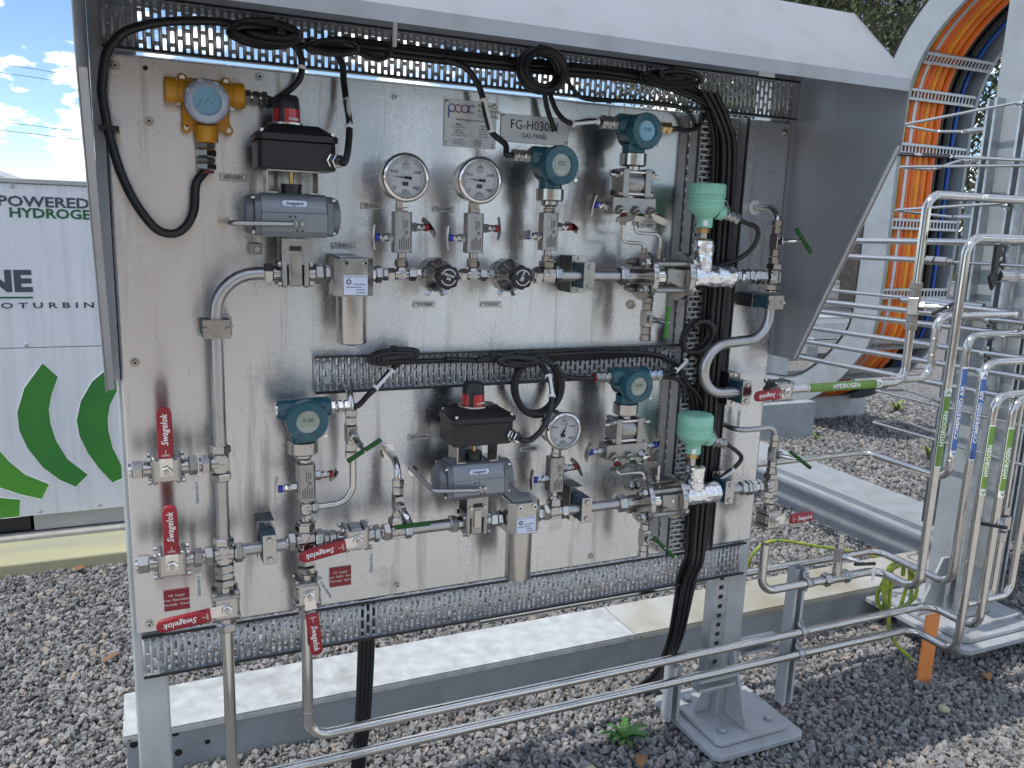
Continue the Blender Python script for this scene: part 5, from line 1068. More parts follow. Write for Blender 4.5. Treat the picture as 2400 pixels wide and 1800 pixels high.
def headlcd(th, c, cx_, r=0.044, blue=False, txt=None, conduit=(-1,), axz=0.0):
    # teal transmitter housing: round window cover facing the viewer, body behind, conduit entries
    c = V(c)
    MB().lathe(c+UY*0.075, FR, [(r*0.78, 0), (r*0.86, 0.006), (r*0.86, 0.060), (r*0.80, 0.062)], 32).build('housing', 'teal', th)
    MB().lathe(c+UY*0.016, FR, [(r*0.90, 0), (r*1.0, 0.003), (r*1.0, 0.026), (r*0.95, 0.031), (r*0.58, 0.032), (r*0.56, 0.026)], 56, flute=lambda t_: 1+0.012*math.cos(t_*28)).build('cover', 'teal', th, smooth=50)
    sc = MB().cyl(c-UY*0.0102, c-UY*0.0108, r*0.57, 32).build('window', 'lcdblue' if blue else 'lcdring', th)
    l = MB().bb(c.x-r*0.38, c.x+r*0.38, c.y-0.0118, c.y-0.0110, c.z-r*0.24, c.z+r*0.34).build('display', 'lcdblue' if blue else 'lcd', sc)
    text(txt or '0.000', (c.x+r*0.02, c.y-0.0122, c.z+r*0.08), UX, UZ, r*0.30, 'ink', l)
    for a in (0.6, 2.2, 3.9, 5.3): q = c+V((r*0.97*math.cos(a), 0.004, r*0.97*math.sin(a))); MB().box(q, (0.008, 0.014, 0.008)).build('cover_lug', 'teal', th, bevel=0.002)
    MB().cyl(c+V((r*0.82, -0.012, -r*0.72)), c+V((r*0.82, -0.016, -r*0.72)), 0.004, 10).build('lock_screw', 'chrome', th)
    for k in conduit:
        MB().lathe(c+V((0, 0.040, r*0.42)), UX*k, [(0.024, 0), (0.024, r*1.15), (0.019, r*1.3)], 22).build('conduit_entry', 'teal', th)
def gland(th, p, d, col='cast', af=0.026, red=False):
    p, d = V(p), V(d).normalized()
    for l, w in ((0.012, af), (0.004, -af*0.42), (0.014, af*0.95), (0.003, -af*0.4), (0.012, af)):
        if w > 0: MB().hex(p, p+d*l, w).build('gland', col, th)
        else: MB().cyl(p, p+d*l, -w, 16).build('gland_ring', 'chrome', th)
        p = p+d*l
    if red: MB().cyl(p, p+d*0.006, af*0.42, 16).build('seal_ring', 'maroon', th)
    return p
# pressure transmitters
def ptx(label, x, z, zbot, txt, side):
    th = thing('pressure_transmitter', label, 'transmitter', (x, PY, zbot)); c = V((x+0.004, -0.135, z)); headlcd(th, c, x, 0.045, False, txt, (side,) if side < 0 else (-1, 1))
    MB().cyl((x, PY, z-0.052), (x, PY, z-0.030), 0.028, 24).build('neck', 'teal', th)
    MB().lathe((x, PY, z-0.082), UZ, [(0.030, 0), (0.033, 0.003), (0.033, 0.028), (0.029, 0.030)], 32).build('sensor_band', 'steel', th)
    MB().lathe((x, PY, zbot), UZ, [(0.011, 0), (0.011, 0.004), (0.017, 0.005), (0.017, 0.016), (0.0125, 0.018), (0.0150, 0.020), (0.0150, z-0.095-zbot), (0.020, z-0.090-zbot), (0.020, z-0.082-zbot)], 24).build('process_stem', 'steel', th)
    return th, c
t1, c1 = ptx('upper teal digital pressure transmitter with a grey screen', 0.948, 1.083, 0.985, '922', -1)
pg1 = gland(t1, c1+V((-0.058, 0.040, 0.019)), -UX)
MB().prism([(0.975, -0.136, 1.005), (0.990, -0.136, 1.005), (0.982, -0.136, 0.955), (0.970, -0.136, 0.955)], (0, 0.001, 0)).build('hanging_tag', 'cast', t1)
t2, c2 = ptx('lower left teal digital pressure transmitter with a green screen', 0.362, 0.510, 0.415, '0.00', 1)
pg2 = gland(t2, c2+V((0.057, 0.040, 0.019)), UX, 'chrome')
MB().cyl(c2+V((-0.057, 0.040, 0.019)), c2+V((-0.062, 0.040, 0.019)), 0.017, 18).build('blank_plug', 'chrome', t2)
# differential pressure transmitters with valve manifolds
def dptx(label, x, z, blue, txt, sp):
    th = thing('differential_pressure_transmitter', label, 'transmitter', (x, PY, z-0.20)); c = V((x+0.008, -0.132, z)); headlcd(th, c, x, 0.043, blue, txt, (-1, 1))
    MB().cyl((x, PY, z-0.05), (x, PY, z-0.03), 0.028, 24).build('neck', 'teal', th)
    MB().lathe((x, PY, z-0.082), UZ, [(0.028, 0), (0.033, 0.003), (0.033, 0.030), (0.029, 0.033)], 32).build('sensor_band', 'steel', th)
    MB().cyl((x, PY, z-0.094), (x, PY, z-0.082), 0.018, 20).build('capsule_neck', 'steel', th)
    zc = z-0.122
    MB().lathe((x-0.022, PY, zc), UX, [(0.027, 0), (0.030, 0.006), (0.030, 0.038), (0.027, 0.044)], 28).build('capsule', 'cast', th)
    for k in (-1, 1):
        MB().bb(x+k*0.023, x+k*0.041, PY-0.030, PY+0.030, zc-0.034, zc+0.034).build('process_flange', 'cast', th, bevel=0.003)
        MB().hex((x+k*0.041, PY-0.012, zc+0.018), (x+k*0.055, PY-0.012, zc+0.018), 0.013).build('vent_plug', 'steel', th); MB().cyl((x+k*0.055, PY-0.012, zc+0.018), (x+k*0.068, PY-0.012, zc+0.018), 0.0045, 12).build('vent_stem', 'chrome', th)
        for yy in (-0.022, 0.022):
            for zz in (-0.024, 0.024): MB().hex((x+k*0.041, PY+yy, zc+zz), (x+k*0.049, PY+yy, zc+zz), 0.013).build('flange_nut', 'steel', th)
    for yy in (-0.022, 0.022):
        for zz in (-0.026, 0.026): MB().cyl((x-0.03, PY+yy, zc+zz), (x+0.03, PY+yy, zc+zz), 0.0045, 10).build('tie_bolt', 'chrome', th)
    zm = z-0.178
    MB().bb(x-0.062, x+0.062, PY-0.022, PY+0.022, zm-0.020, zm+0.021).build('manifold_block', 'cast', th, bevel=0.002)
    for k in (-1, 1): MB().bb(x+k*0.030-0.010, x+k*0.030+0.010, PY-0.020, PY+0.020, zm+0.0215, zc-0.0345).build('manifold_flange', 'steel', th, bevel=0.002)
    for k, rm in ((-1, 'maroon'), (0, 'green'), (1, 'maroon')): needlestem(th, (x+k*0.044, PY-0.018, zm-0.006), V((0.15+0.1*k, -0.8, -0.55)), rm, V((1, 0.0, -0.1-0.25*k)), 0.9)
    needlestem(th, (x-0.062, PY, zm), -UX, 'blue', V((0, -0.4, 1)))
    if sp: needlestem(th, (x+0.062, PY, zm+0.004), UX, 'blue', V((0, -0.5, 1)))
    for k in (-1, 1): MB().hex((x+k*0.018, PY, zm-0.034), (x+k*0.018, PY, zm-0.0205), 0.017).build('outlet_nut', 'steel', th); MB().hex((x+k*0.018, PY, zm-0.046), (x+k*0.018, PY, zm-0.035), 0.014).build('outlet_nut', 'steel', th)
    return th, c, zm
t3, c3, zm1 = dptx('upper teal differential pressure transmitter with a bright blue screen', 1.172, 1.176, True, '0.00', False)
pg3 = gland(t3, c3+V((-0.055, 0.040, 0.018)), -UX, 'cast', 0.030); pg3b = gland(t3, c3+V((0.055, 0.040, 0.018)), UX, 'brass', 0.026)
t4, c4, zm2 = dptx('lower teal differential pressure transmitter with a tan screen', 1.197, 0.546, False, '0.00', True)
pg4 = gland(t4, c4+V((-0.055, 0.040, 0.018)), -UX, 'cast', 0.026, True); pg4b = gland(t4, c4+V((0.055, 0.040, 0.018)), UX, 'chrome', 0.026)
IR = 0.0042
def impulse(label, p): 
    th = tube(label, p, IR, 'tube', bend=0.018, name='impulse_line'); e = V(p[-1]); MB().hex(e-UZ*0.002, e+UZ*0.012, 0.014).build('nut', 'steel', th); MB().hex(e-UZ*0.014, e-UZ*0.003, 0.012).build('nut', 'steel', th)
impulse('left thin impulse line of the upper flow meter', [(1.154, PY, zm1-0.04), (1.154, PY, 0.910), (1.222, PY, 0.908), (1.222, PY, 0.884)])
impulse('right thin impulse line of the upper flow meter', [(1.190, PY, zm1-0.04), (1.190, PY, 0.934), (1.268, PY, 0.932), (1.268, PY, 0.884)])
impulse('left thin impulse line of the lower flow meter', [(1.179, PY, zm2-0.04), (1.179, PY, 0.300), (1.270, PY, 0.298), (1.270, PY, 0.274)])
impulse('right thin impulse line of the lower flow meter', [(1.215, PY, zm2-0.04), (1.215, PY, 0.324), (1.315, PY, 0.322), (1.315, PY, 0.274)])

def meter(label, x0, x1, z):
    th = thing('orifice_meter', label, 'flow meter', ((x0+x1)/2, PY, z)); xm = (x0+x1)/2
    MB().hex((x0-0.075, PY, z), (x0-0.052, PY, z), 0.042, ph=0.26).build('nut', 'steel', th); MB().cyl((x0-0.052, PY, z), (x0-0.006, PY, z), 0.0185, 22).build('neck', 'steel', th)
    MB().cyl((x0-0.006, PY, z), (x0+0.008, PY, z), 0.062, 44, ch=0.0015).build('flange', 'steel', th); MB().cyl((x1-0.008, PY, z), (x1+0.006, PY, z), 0.062, 44, ch=0.0015).build('flange', 'steel', th)
    MB().cyl((x0+0.008, PY, z), (xm-0.004, PY, z), 0.029, 32).build('barrel', 'chrome', th); MB().cyl((xm+0.004, PY, z), (x1-0.008, PY, z), 0.029, 32).build('barrel', 'steel', th)
    MB().cyl((xm-0.0035, PY, z), (xm+0.0035, PY, z), 0.034, 32).build('orifice_plate', 'cast', th)
    for i in range(4):
        a = PI/4+i*PI/2; q = V((0, PY+0.047*math.cos(a), z+0.047*math.sin(a))); MB().cyl(q+UX*(x0-0.034), q+UX*(x1+0.026), 0.0068, 14).build('stud', 'cast', th)
        for xx in (x0-0.022, x1+0.007): MB().hex(q+UX*xx, q+UX*(xx+0.013), 0.023).build('stud_nut', 'steel', th)
    pf = MB().prism([(xm-0.006, PY-0.033, z+0.020), (x1-0.009, PY-0.036, z+0.018), (x1-0.009, PY-0.036, z-0.030), (xm+0.03, PY-0.033, z-0.024), (xm-0.004, PY-0.033, z-0.010)], (0, 0.002, 0)).build('saddle_plate', 'cast', th, bevel=0.0008)
    MB().cyl((xm+0.026, PY-0.0335, z+0.002), (xm+0.026, PY-0.037, z+0.002), 0.005, 12).build('screw', 'chrome', pf)
    for k, xx in ((0, x0+0.000), (1, x0+0.046)):
        MB().cyl((xx+0.01, PY, z+0.028), (xx+0.01, PY, z+0.045), 0.006, 12).build('tap', 'steel', th)
    return th
meter('upper flanged flow meter between the standoff and the foil', 1.226, 1.338, UPZ)
meter('lower flanged flow meter between the standoff and the foil', 1.266, 1.372, LOZ)
def drain(label, x, z, bar, m, cap):
    th = needle(label, (x, PY, z), (0.12, -1, 0.0), bar, m, 0.080, 0.0100); MB().cyl((x, PY, z+0.055), (x, PY, z+0.072), 0.008, 14).build('nipple', 'steel', th)
    if cap: MB().lathe((x-0.04, PY+0.02, z+0.035), V((-0.3, -1, 0)), [(0.013, 0), (0.013, 0.012), (0.009, 0.012), (0.009, 0.003)], 6).build('loose_cap', 'steel', th)
drain('drain needle valve with light green bar under the upper flow meter', 1.243, 0.716, V((0.05, 0, 1)), 'limebar', True)
drain('drain needle valve with dark green bar under the lower flow meter', 1.284, 0.110, V((0.75, -0.3, -0.75)), 'green', False)

# foil wrapped tees with mint temperature heads
def foil(label, x, z, zt, x1, seed):
    th = thing('foil_wrap', label, 'foil wrap', (x, PY, z)); rr_ = random.Random(seed)
    def crinkle(p0, p1, r, n=40, m=26, ph=0.0):
        a, u, w = frame(V(p1)-V(p0)); L_ = (V(p1)-V(p0)).length; vs_ = []; fs = []
        for j in range(m+1):
            t_ = j/m; e = 1-0.35*max(0, (t_-0.93)/0.07)-0.25*max(0, (0.05-t_)/0.05)
            for i in range(n):
                an = 2*PI*i/n; d = u*math.cos(an)+w*math.sin(an); q = V(p0)+a*(L_*t_)
                k = mnoise.noise((q+d*r)*70+V((seed, 0, 0)))*0.10+mnoise.noise((q+d*r)*190+V((0, seed, 0)))*0.06
                vs_.append(q+d*(r*e*(1+k)))
        for j in range(m): fs += [(j*n+i, j*n+(i+1) % n, (j+1)*n+(i+1) % n, (j+1)*n+i) for i in range(n)]
        fs += [tuple(reversed(range(n))), tuple(m*n+i for i in range(n))]; return vs_, fs
    MB().add(*crinkle((x-0.038, PY, z), (x1, PY, z), 0.030)).build('run_wrap', 'foil', th, smooth=24)
    MB().add(*crinkle((x, PY, z+0.01), (x, PY, zt), 0.0275)).build('branch_wrap', 'foil', th, smooth=24)
    return th
foil('upper foil wrapped pipe tee below the mint green head', 1.405, UPZ, 0.926, 1.512, 1)
foil('lower foil wrapped pipe tee below the mint green head', 1.437, LOZ, 0.306, 1.525, 2)
def thead(label, x, z0, y=-0.105):
    th = thing('temperature_transmitter', label, 'transmitter', (x, y, z0))
    MB().lathe((x, y, z0), UZ, [(0.021, 0), (0.021, 0.024), (0.026, 0.028), (0.046, 0.048), (0.047, 0.050), (0.047, 0.054), (0.049, 0.055), (0.049, 0.060), (0.047, 0.061), (0.047, 0.065), (0.049, 0.066), (0.049, 0.071), (0.047, 0.072), (0.047, 0.076), (0.049, 0.077), (0.049, 0.082), (0.047, 0.083)], 44).build('head', 'mint', th)
    MB().lathe((x, y, z0+0.0832), UZ, [(0.048, 0), (0.048, 0.024), (0.045, 0.028), (0.030, 0.029)], 60, flute=lambda t_: 1+0.012*math.cos(t_*20)).build('cap', 'mint', th, smooth=50)
    d = V((1, -0.25, -0.35)).normalized(); q = V((x, y, z0+0.055))+d*0.044
    MB().lathe(q-d*0.008, d, [(0.022, 0), (0.019, 0.018)], 20).build('side_port', 'mint', th)
    e = gland(th, q+d*0.010, d, 'cast', 0.025)
    MB().hex((x, y, z0-0.014), (x, y, z0), 0.030).build('hex_nipple', 'brass', th); MB().cyl((x, y, z0-0.034), (x, y, z0-0.014), 0.010, 14).build('nipple', 'steel', th)
    MB().bb(x-0.020, x-0.006, y-0.0222, y-0.0210, z0+0.004, z0+0.018).build('sticker', 'white', th)
    ch = MB().tube([q+V((0.0, -0.02, 0.03)), q+V((0.012, -0.024, 0.0)), q+V((0.004, -0.022, -0.02))], 0.0013, smooth=5, n=6).build('retaining_chain', 'cast', th)
    return th, e, d
t5, pg5, pd5 = thead('upper mint green temperature head above the foil tee', 1.398, 0.953)
t6, pg6, pd6 = thead('lower mint green temperature head above the foil tee', 1.421, 0.340)
union('row of hex unions right of the upper foil wrapped tee', (1.513, PY, UPZ), UX, (0.016, 0.010, 0.014, 0.016, 0.004, 0.020, 0.018), 0.012, (0.034, -0.017, 0.036, 0.038, -0.017, 0.036, 0.034))
union('row of hex unions right of the lower foil wrapped tee', (1.600, PY, LOZ), UX, (0.020, 0.012, 0.014, 0.010, 0.016), 0.012, (0.036, 0.040, 0.038, -0.017, 0.034))
fitting('tee at the far right end of the upper pipe run', (1.648, PY, UPZ), [-UX, UZ, -UZ], PR, reach=0.020, nuts=(0, 1, 1))
fitting('tee at the far right end of the lower pipe run', (1.712, PY, LOZ), [-UX, UZ, -UZ], PR, reach=0.020, nuts=(0, 1, 1))
needle('needle valve with green bar high on the right of the panel', (1.645, PY, 0.922), (0.35, -1, 0.08), V((0.55, -0.3, -0.85)), 'green', 0.078)
needle('needle valve with dark green bar low on the right of the panel', (1.712, PY, 0.312), (0.45, -1, 0.0), V((0.75, -0.5, -0.65)), 'green', 0.078)
tb1 = tube('short vent tube curling back into the panel, upper right', [(1.645, PY, 0.95), (1.645, PY, 1.013), (1.645, 0.0, 1.013)], 0.0085, 'tube', bend=0.045); MB().lathe((1.645, -0.0005, 1.013), FR, [(0.021, 0), (0.021, 0.0015), (0.012, 0.002)], 24).build('grommet', 'white', tb1)
tb2 = tube('thin vent tube bending from the lower right valve to the panel', [(1.712, PY, 0.34), (1.712, PY, 0.392), (1.577, PY, 0.392), (1.577, 0.0, 0.392)], 0.0080, 'dulltube', bend=0.03); MB().lathe((1.577, -0.0005, 0.392), FR, [(0.017, 0), (0.017, 0.0015), (0.010, 0.002)], 24).build('grommet', 'white', tb2)

# lower left valves, crosses and their tags
fitting('tee joining the upper left ball valve to the vertical pipe', (VX, PY, 0.421), [-UX, UZ, -UZ], PR, reach=0.022)
fitting('left cross joining the vertical pipe and the lower run', (VX, PY, LOZ-0.005), [UX, -UX, UZ, -UZ], PR, name='pipe_cross', reach=0.022)
fitting('middle cross below the lower left transmitter', (0.364, PY, LOZ+0.005), [UX, -UX, UZ, -UZ], PR, name='pipe_cross', reach=0.022)
fitting('tee on the lower run under the horizontal green bar', (0.580, PY, LOZ), [UX, -UX, UZ], PR, reach=0.018)
fitting('small tee feeding the curved vent tube below the lower left block valve', (0.366, PY, 0.299), [UX, UZ, -UZ], SR, reach=0.014, nut=0.013, nuts=(1, 0, 1))
ballvalve('upper left ball valve with its red handle up', (0.080, PY, 0.421), UX, UZ)
ballvalve('lower left ball valve with its red handle up', (0.082, PY, 0.212), UX, UZ)
ballvalve('ball valve on the left drop tube with its red handle pointing left', (VX, PY, 0.095), UZ, V((-1, 0, -0.10)), off=0.034, hl=0.110)
ballvalve('ball valve on the second drop tube with its red handle hanging down', (0.366, PY, 0.098), UZ, V((0.10, 0, -1)), off=0.042, hl=0.105)
ballvalve('ball valve on the lower run with its red handle pointing left', (0.478, PY, LOZ), UX, V((-1, 0, -0.16)), off=0.030, hl=0.105)
ballvalve('hydrogen outlet ball valve with its red handle pointing left', (1.690, PY-0.02, 0.508), UX, V((-1, 0, -0.06)), off=0.025, hl=0.092)
ballvalve('ball valve below the lower right tee, red handle pointing right', (1.717, PY, 0.115), UZ, V((1, 0, 0.02)), off=0.052, hl=0.090)
for lb, p0, d, ls, afs in (('end cap of the upper left ball valve', (0.036, PY, 0.421), -UX, (0.022, 0.004), (0.036, -0.015)), ('end cap of the lower left ball valve', (0.038, PY, 0.212), -UX, (0.022, 0.004), (0.036, -0.015)),
    ('hex nut right of the upper left ball valve', (0.1235, PY, 0.421), UX, (0.0175,), (0.036,)), ('hex nut right of the lower left ball valve', (0.1255, PY, 0.212), UX, (0.0175,), (0.036,)),
    ('hex nut under the left cross', (VX, PY, 0.1705), -UZ, (0.014, 0.016), (0.036, 0.040)), ('hex nut under the middle cross', (0.365, PY, 0.1800), -UZ, (0.018, 0.018), (0.036, 0.040)), ('nut under the left drop valve', (VX, PY, 0.052), -UZ, (0.020,), (0.040,)), ('nut under the second drop valve', (0.366, PY, 0.055), -UZ, (0.020,), (0.038,)),
    ('hex nuts left of the lower run ball valve', (0.4045, PY, LOZ), UX, (0.012, 0.016), (0.038, 0.036)), ('hex nuts right of the lower run ball valve', (0.522, PY, LOZ), UX, (0.015,), (0.036,)), ('hex nut above the lower right ball valve', (1.717, PY, 0.178), -UZ, (0.016,), (0.038,)),
    ('hex nut on the middle cross under the transmitter', (0.366, PY, 0.262), UZ, (0.006, 0.010), (0.038, 0.026))): union(lb, p0, d, ls, 0.01, afs, name='hex_nut')
paper('paper tag hanging beside the upper left ball valve', (0.137, -0.118, 0.393)); paper('paper tag hanging beside the lower left ball valve', (0.133, -0.118, 0.182), txt='25-BV-H03002')
paper('paper tag leaning on the second drop valve', (0.386, -0.150, 0.142), a=0.5, txt='25-BV-H03006'); paper('paper tag below the lower run ball valve', (0.512, -0.118, 0.180), txt='25-BV-H03008'); paper('paper tag below the hydrogen outlet valve', (1.640, -0.02, 0.430), txt='25-BV-H03010')
vt = tube('curved vent tube from the small tee up to the green diagonal bar', [(0.397, PY, 0.299), (0.474, PY, 0.302), (0.474, PY, 0.43)], 0.0080, 'tube', bend=0.045)
needle('needle valve with diagonal green bar right of the lower left transmitter', (0.470, PY, 0.465), (0.15, -1, -0.25), V((1, 0.2, 0.5)), 'green', 0.088)
tube('short tube from the diagonal bar valve up behind the cable gland', [(0.470, PY, 0.495), (0.470, PY, 0.560), (0.470, 0.0, 0.560)], 0.0080, 'tube', bend=0.035)
needle('needle valve with horizontal green bar above the lower run tee', (0.581, PY, 0.288), (0.2, -1, -0.45), V((1, 0, 0)), 'green', 0.085)
tb3 = tube('short vent tube curling back into the panel above the horizontal green bar', [(0.581, PY, 0.32), (0.581, PY, 0.388), (0.581, 0.0, 0.388)], 0.0085, 'tube', bend=0.045); MB().lathe((0.581, -0.0005, 0.388), FR, [(0.019, 0), (0.019, 0.0015), (0.012, 0.002)], 24).build('grommet', 'chrome', tb3)

# gas detector
gd_ = thing('gas_detector', 'ochre yellow gas detector with a round blue screen', 'gas detector', (0.188, -0.05, 1.10))
MB().prism([(0.146, -0.030, 1.112), (0.232, -0.030, 1.112), (0.236, -0.030, 1.122), (0.232, -0.030, 1.206), (0.222, -0.030, 1.214), (0.150, -0.030, 1.214), (0.142, -0.030, 1.206), (0.142, -0.030, 1.122)], (0, 0.028, 0)).build('back_plate', 'ochre', gd_, bevel=0.005)
MB().lathe((0.188, -0.012, 1.165), FR, [(0.040, 0), (0.042, 0.02), (0.040, 0.050)], 36).build('housing', 'ochre', gd_)
for k in (-1, 1): MB().lathe((0.188, -0.032, 1.186), UX*k, [(0.024, 0), (0.024, 0.052), (0.026, 0.054), (0.026, 0.074), (0.023, 0.077)], 24).build('conduit_arm', 'ochre', gd_)
MB().lathe((0.188, -0.034, 1.120), -UZ, [(0.024, 0), (0.022, 0.028), (0.019, 0.032)], 24).build('sensor_neck', 'ochre', gd_)
mb = MB(); n = 44; o = V((0.188, -0.0625, 1.165)); pr = [(0.041, 0), (0.043, 0.003), (0.043, 0.014), (0.039, 0.019), (0.028, 0.020), (0.027, 0.013)]; q = []; fs = []
for a_, h_ in pr: q += [o+FR*h_+UX*(a_*math.cos(2*PI*i/n))+UZ*(a_*math.sin(2*PI*i/n)) for i in range(n)]
for j in range(len(pr)-1): fs += [(j*n+i, j*n+(i+1) % n, (j+1)*n+(i+1) % n, (j+1)*n+i) for i in range(n)]
M['bezelgrey'] = mat('pale_grey_ring', (0.42, 0.47, 0.57), 0.3, 0.35, var=0.04, vscale=40)
mb.add(q, fs).build('cover_ring', 'bezelgrey', gd_, smooth=50)
for i in range(8): a = i*PI/4+0.3; c = o+FR*0.017+V((0.0395*math.cos(a), 0, 0.0395*math.sin(a))); MB().box(c, (0.008, 0.005, 0.004), Matrix.Rotation(-(a+PI/2), 3, 'Y')).build('ring_notch', 'bezelgrey', gd_)
sc = MB().cyl(o+FR*0.013, o+FR*0.0138, 0.0272, 36).build('screen', 'lcdblue', gd_); MB().bb(0.170, 0.206, o.y-0.0146, o.y-0.0140, 1.150, 1.176).build('display', M['lcdblue'], sc)
sp_ = [(0.171, 0.154), (0.178, 0.168), (0.184, 0.158), (0.190, 0.172), (0.196, 0.160), (0.205, 0.170)]
MB().tube([(a, o.y-0.0150, 1.0+b_) for a, b_ in sp_], 0.0005, n=5).build('trace_line', 'slate', sc)
for x, z in ((0.146, 1.212), (0.230, 1.212), (0.150, 1.116), (0.232, 1.116)):
    MB().cyl((x, -0.004, z), (x, -0.024, z), 0.010, 18, ch=0.001).build('mount_lug', 'ochre', gd_); MB().hex((x, -0.0241, z), (x, -0.030, z), 0.011).build('lug_bolt', 'chrome', gd_)
for x, z in ((0.137, 1.163), (0.239, 1.160), (0.172, 1.092), (0.206, 1.092)): MB().bb(x-0.005, x+0.005, -0.036, -0.028, z-0.005, z+0.005).build('earth_lug', 'steel', gd_, bevel=0.001)
pgd = gland(gd_, (0.265, -0.032, 1.186), UX, 'cast', 0.025)
p = V((0.186, -0.034, 1.088))
for l, w, m in ((0.012, 0.034, 'cast'), (0.016, 0.038, 'chrome'), (0.010, 0.034, 'cast'), (0.014, 0.036, 'chrome')): MB().hex(p, p-UZ*l, w).build('gland', m, gd_); p = p-UZ*(l+0.001)
MB().cyl(p, p-UZ*0.005, 0.014, 18).build('seal_ring', 'maroon', gd_)

# nameplates and engraved tags
def plate(name, label, x0, z0, x1, z1, m='tag', cat='nameplate', pins=True):
    o = MB().bb(x0, x1, -0.0025, -0.0004, z0, z1).build(name, m, loc=((x0+x1)/2, 0, (z0+z1)/2), bevel=0.0004); tag(o, label, cat)
    fr = MB()
    for a, b_, c_, d in ((x0, x1, z0, z0+0.0004), (x0, x1, z1-0.0004, z1), (x0, x0+0.0004, z0, z1), (x1-0.0004, x1, z0, z1)): fr.bb(a, b_, -0.0030, -0.0026, c_, d)
    fr.build('border', 'etch', o)
    if pins:
        for x in (x0+0.006, x1-0.006):
            for z in ((z0+0.007, z1-0.007) if z1-z0 > 0.03 else ((z0+z1)/2,)): MB().lathe((x, -0.0026, z), FR, [(0.0042, 0), (0.0042, 0.0012), (0.0015, 0.002)], 12).build('rivet', 'steel', o)
    return o
YP = -0.0034
np1 = plate('maker_plate', 'maker nameplate with coloured pac logo and address lines', 0.713, 1.120, 0.844, 1.226)
M['logoblue'] = mat('logo_blue', (0.05, 0.12, 0.34), 0, 0.5, var=0.05, vscale=40); M['logored'] = mat('logo_red', (0.42, 0.08, 0.06), 0, 0.5, var=0.05, vscale=40); M['logopurple'] = mat('logo_purple', (0.20, 0.09, 0.28), 0, 0.5, var=0.05, vscale=40)
for x, m in ((0.732, 'logoblue'), (0.748, 'logored'), (0.764, 'logopurple')): MB().ring((x, YP, 1.206), UY, 0.0085, 0.0013, 24, 5).build('logo_ring', m, np1)
MB().bb(0.7225, 0.7250, YP-0.001, YP, 1.184, 1.206).build('logo_stem', 'logoblue', np1); MB().bb(0.771, 0.7735, YP-0.001, YP, 1.197, 1.214).build('logo_stem', 'logopurple', np1)
mb = MB(); pts_ = [(0.782+0.0085*math.cos(a), YP, 1.206+0.0085*math.sin(a)) for a in [0.8+i*0.45 for i in range(11)]]; mb.tube(pts_, 0.0013, n=6).build('logo_arc', 'logoblue', np1)
for i, s_ in enumerate(('PIPEWORK', 'ACTUATION', 'CONTROLS')): text(s_, (0.796, YP, 1.2155-i*0.011), UX, UZ, 0.0105, 'ink', np1, align='LEFT')
text('www.pipact.com.au', (0.778, YP, 1.182), UX, UZ, 0.0090, 'ink', np1)
for x, s_ in ((0.750, ('Sydney', '5/5 Inglis Place', 'Ingleburn', 'NSW 2565', '+61 2 8370 7333')), (0.812, ('Perth', '10 Boyanup', 'O Connor', 'WA 6163', '+61 8 9314'))):
    for i, l_ in enumerate(s_): text(l_, (x, YP, 1.1705-i*0.0062), UX, UZ, 0.0056, 'ink', np1, bold=0.02 if i == 0 else 0)
for i, l_ in enumerate(('Job Number:', 'Drawing Number:', 'Serial Number:')): text(l_, (0.751, YP, 1.1365-i*0.0050), UX, UZ, 0.0048, 'ink', np1); MB().bb(0.790, 0.808, YP, YP+0.0004, 1.1355-i*0.005, 1.1375-i*0.005).build('print_line', 'etch', np1)
np2 = plate('equipment_plate', 'equipment nameplate reading FG-H03001 gas panel', 0.857, 1.140, 1.040, 1.205)
text('FG-H03001', (0.948, YP, 1.181), UX, UZ, 0.031, 'ink', np2, width=0.126); text('GAS PANEL', (0.948, YP, 1.157), UX, UZ, 0.0165, 'ink', np2, width=0.070)
for s_, x0, z0, x1, z1 in (('XSV-03002', 0.213, 1.015, 0.271, 1.030), ('PI-03003', 0.516, 0.967, 0.572, 0.981), ('PI-03005', 0.688, 0.967, 0.742, 0.980), ('F-03011', 0.448, 0.876, 0.503, 0.890), ('PCV-03004', 0.643, 0.740, 0.699, 0.754), ('PCV-03012', 0.817, 0.739, 0.873, 0.753),
                           ('UT-03007', 1.262, 0.946, 1.318, 0.960), ('XSV-03008', 0.634, 0.410, 0.692, 0.425), ('PI-03009', 0.938, 0.354, 0.994, 0.368), ('F-03010', 0.876, 0.262, 0.930, 0.276)):
    o = plate('equipment_tag', 'small engraved tag reading '+s_, x0, z0, x1, z1, cat='tag'); text(s_, ((x0+x1)/2, YP, (z0+z1)/2), UX, UZ, 0.0115, 'ink', o, width=0.038, bold=0.012)
for nm, ln, x0, z0, x1, z1 in (('red sign reading H2 supply from electrolyser normally closed', ('H2  Supply', 'from  Electrolyser', 'Normally  Closed'), 0.062, 0.050, 0.117, 0.100), ('red sign reading H2 supply from buffer store normally open', ('H2  Supply', 'from  Buffer  Store', 'Normally  Open'), 0.438, 0.050, 0.491, 0.100)):
    o = plate('warning_sign', nm, x0, z0, x1, z1, 'red', 'sign', False)
    for i, l_ in enumerate(ln): text(l_, ((x0+x1)/2, YP, (z0+z1)/2+0.012-i*0.011), UX, UZ, 0.0078, 'whiteink', o, bold=0.008)

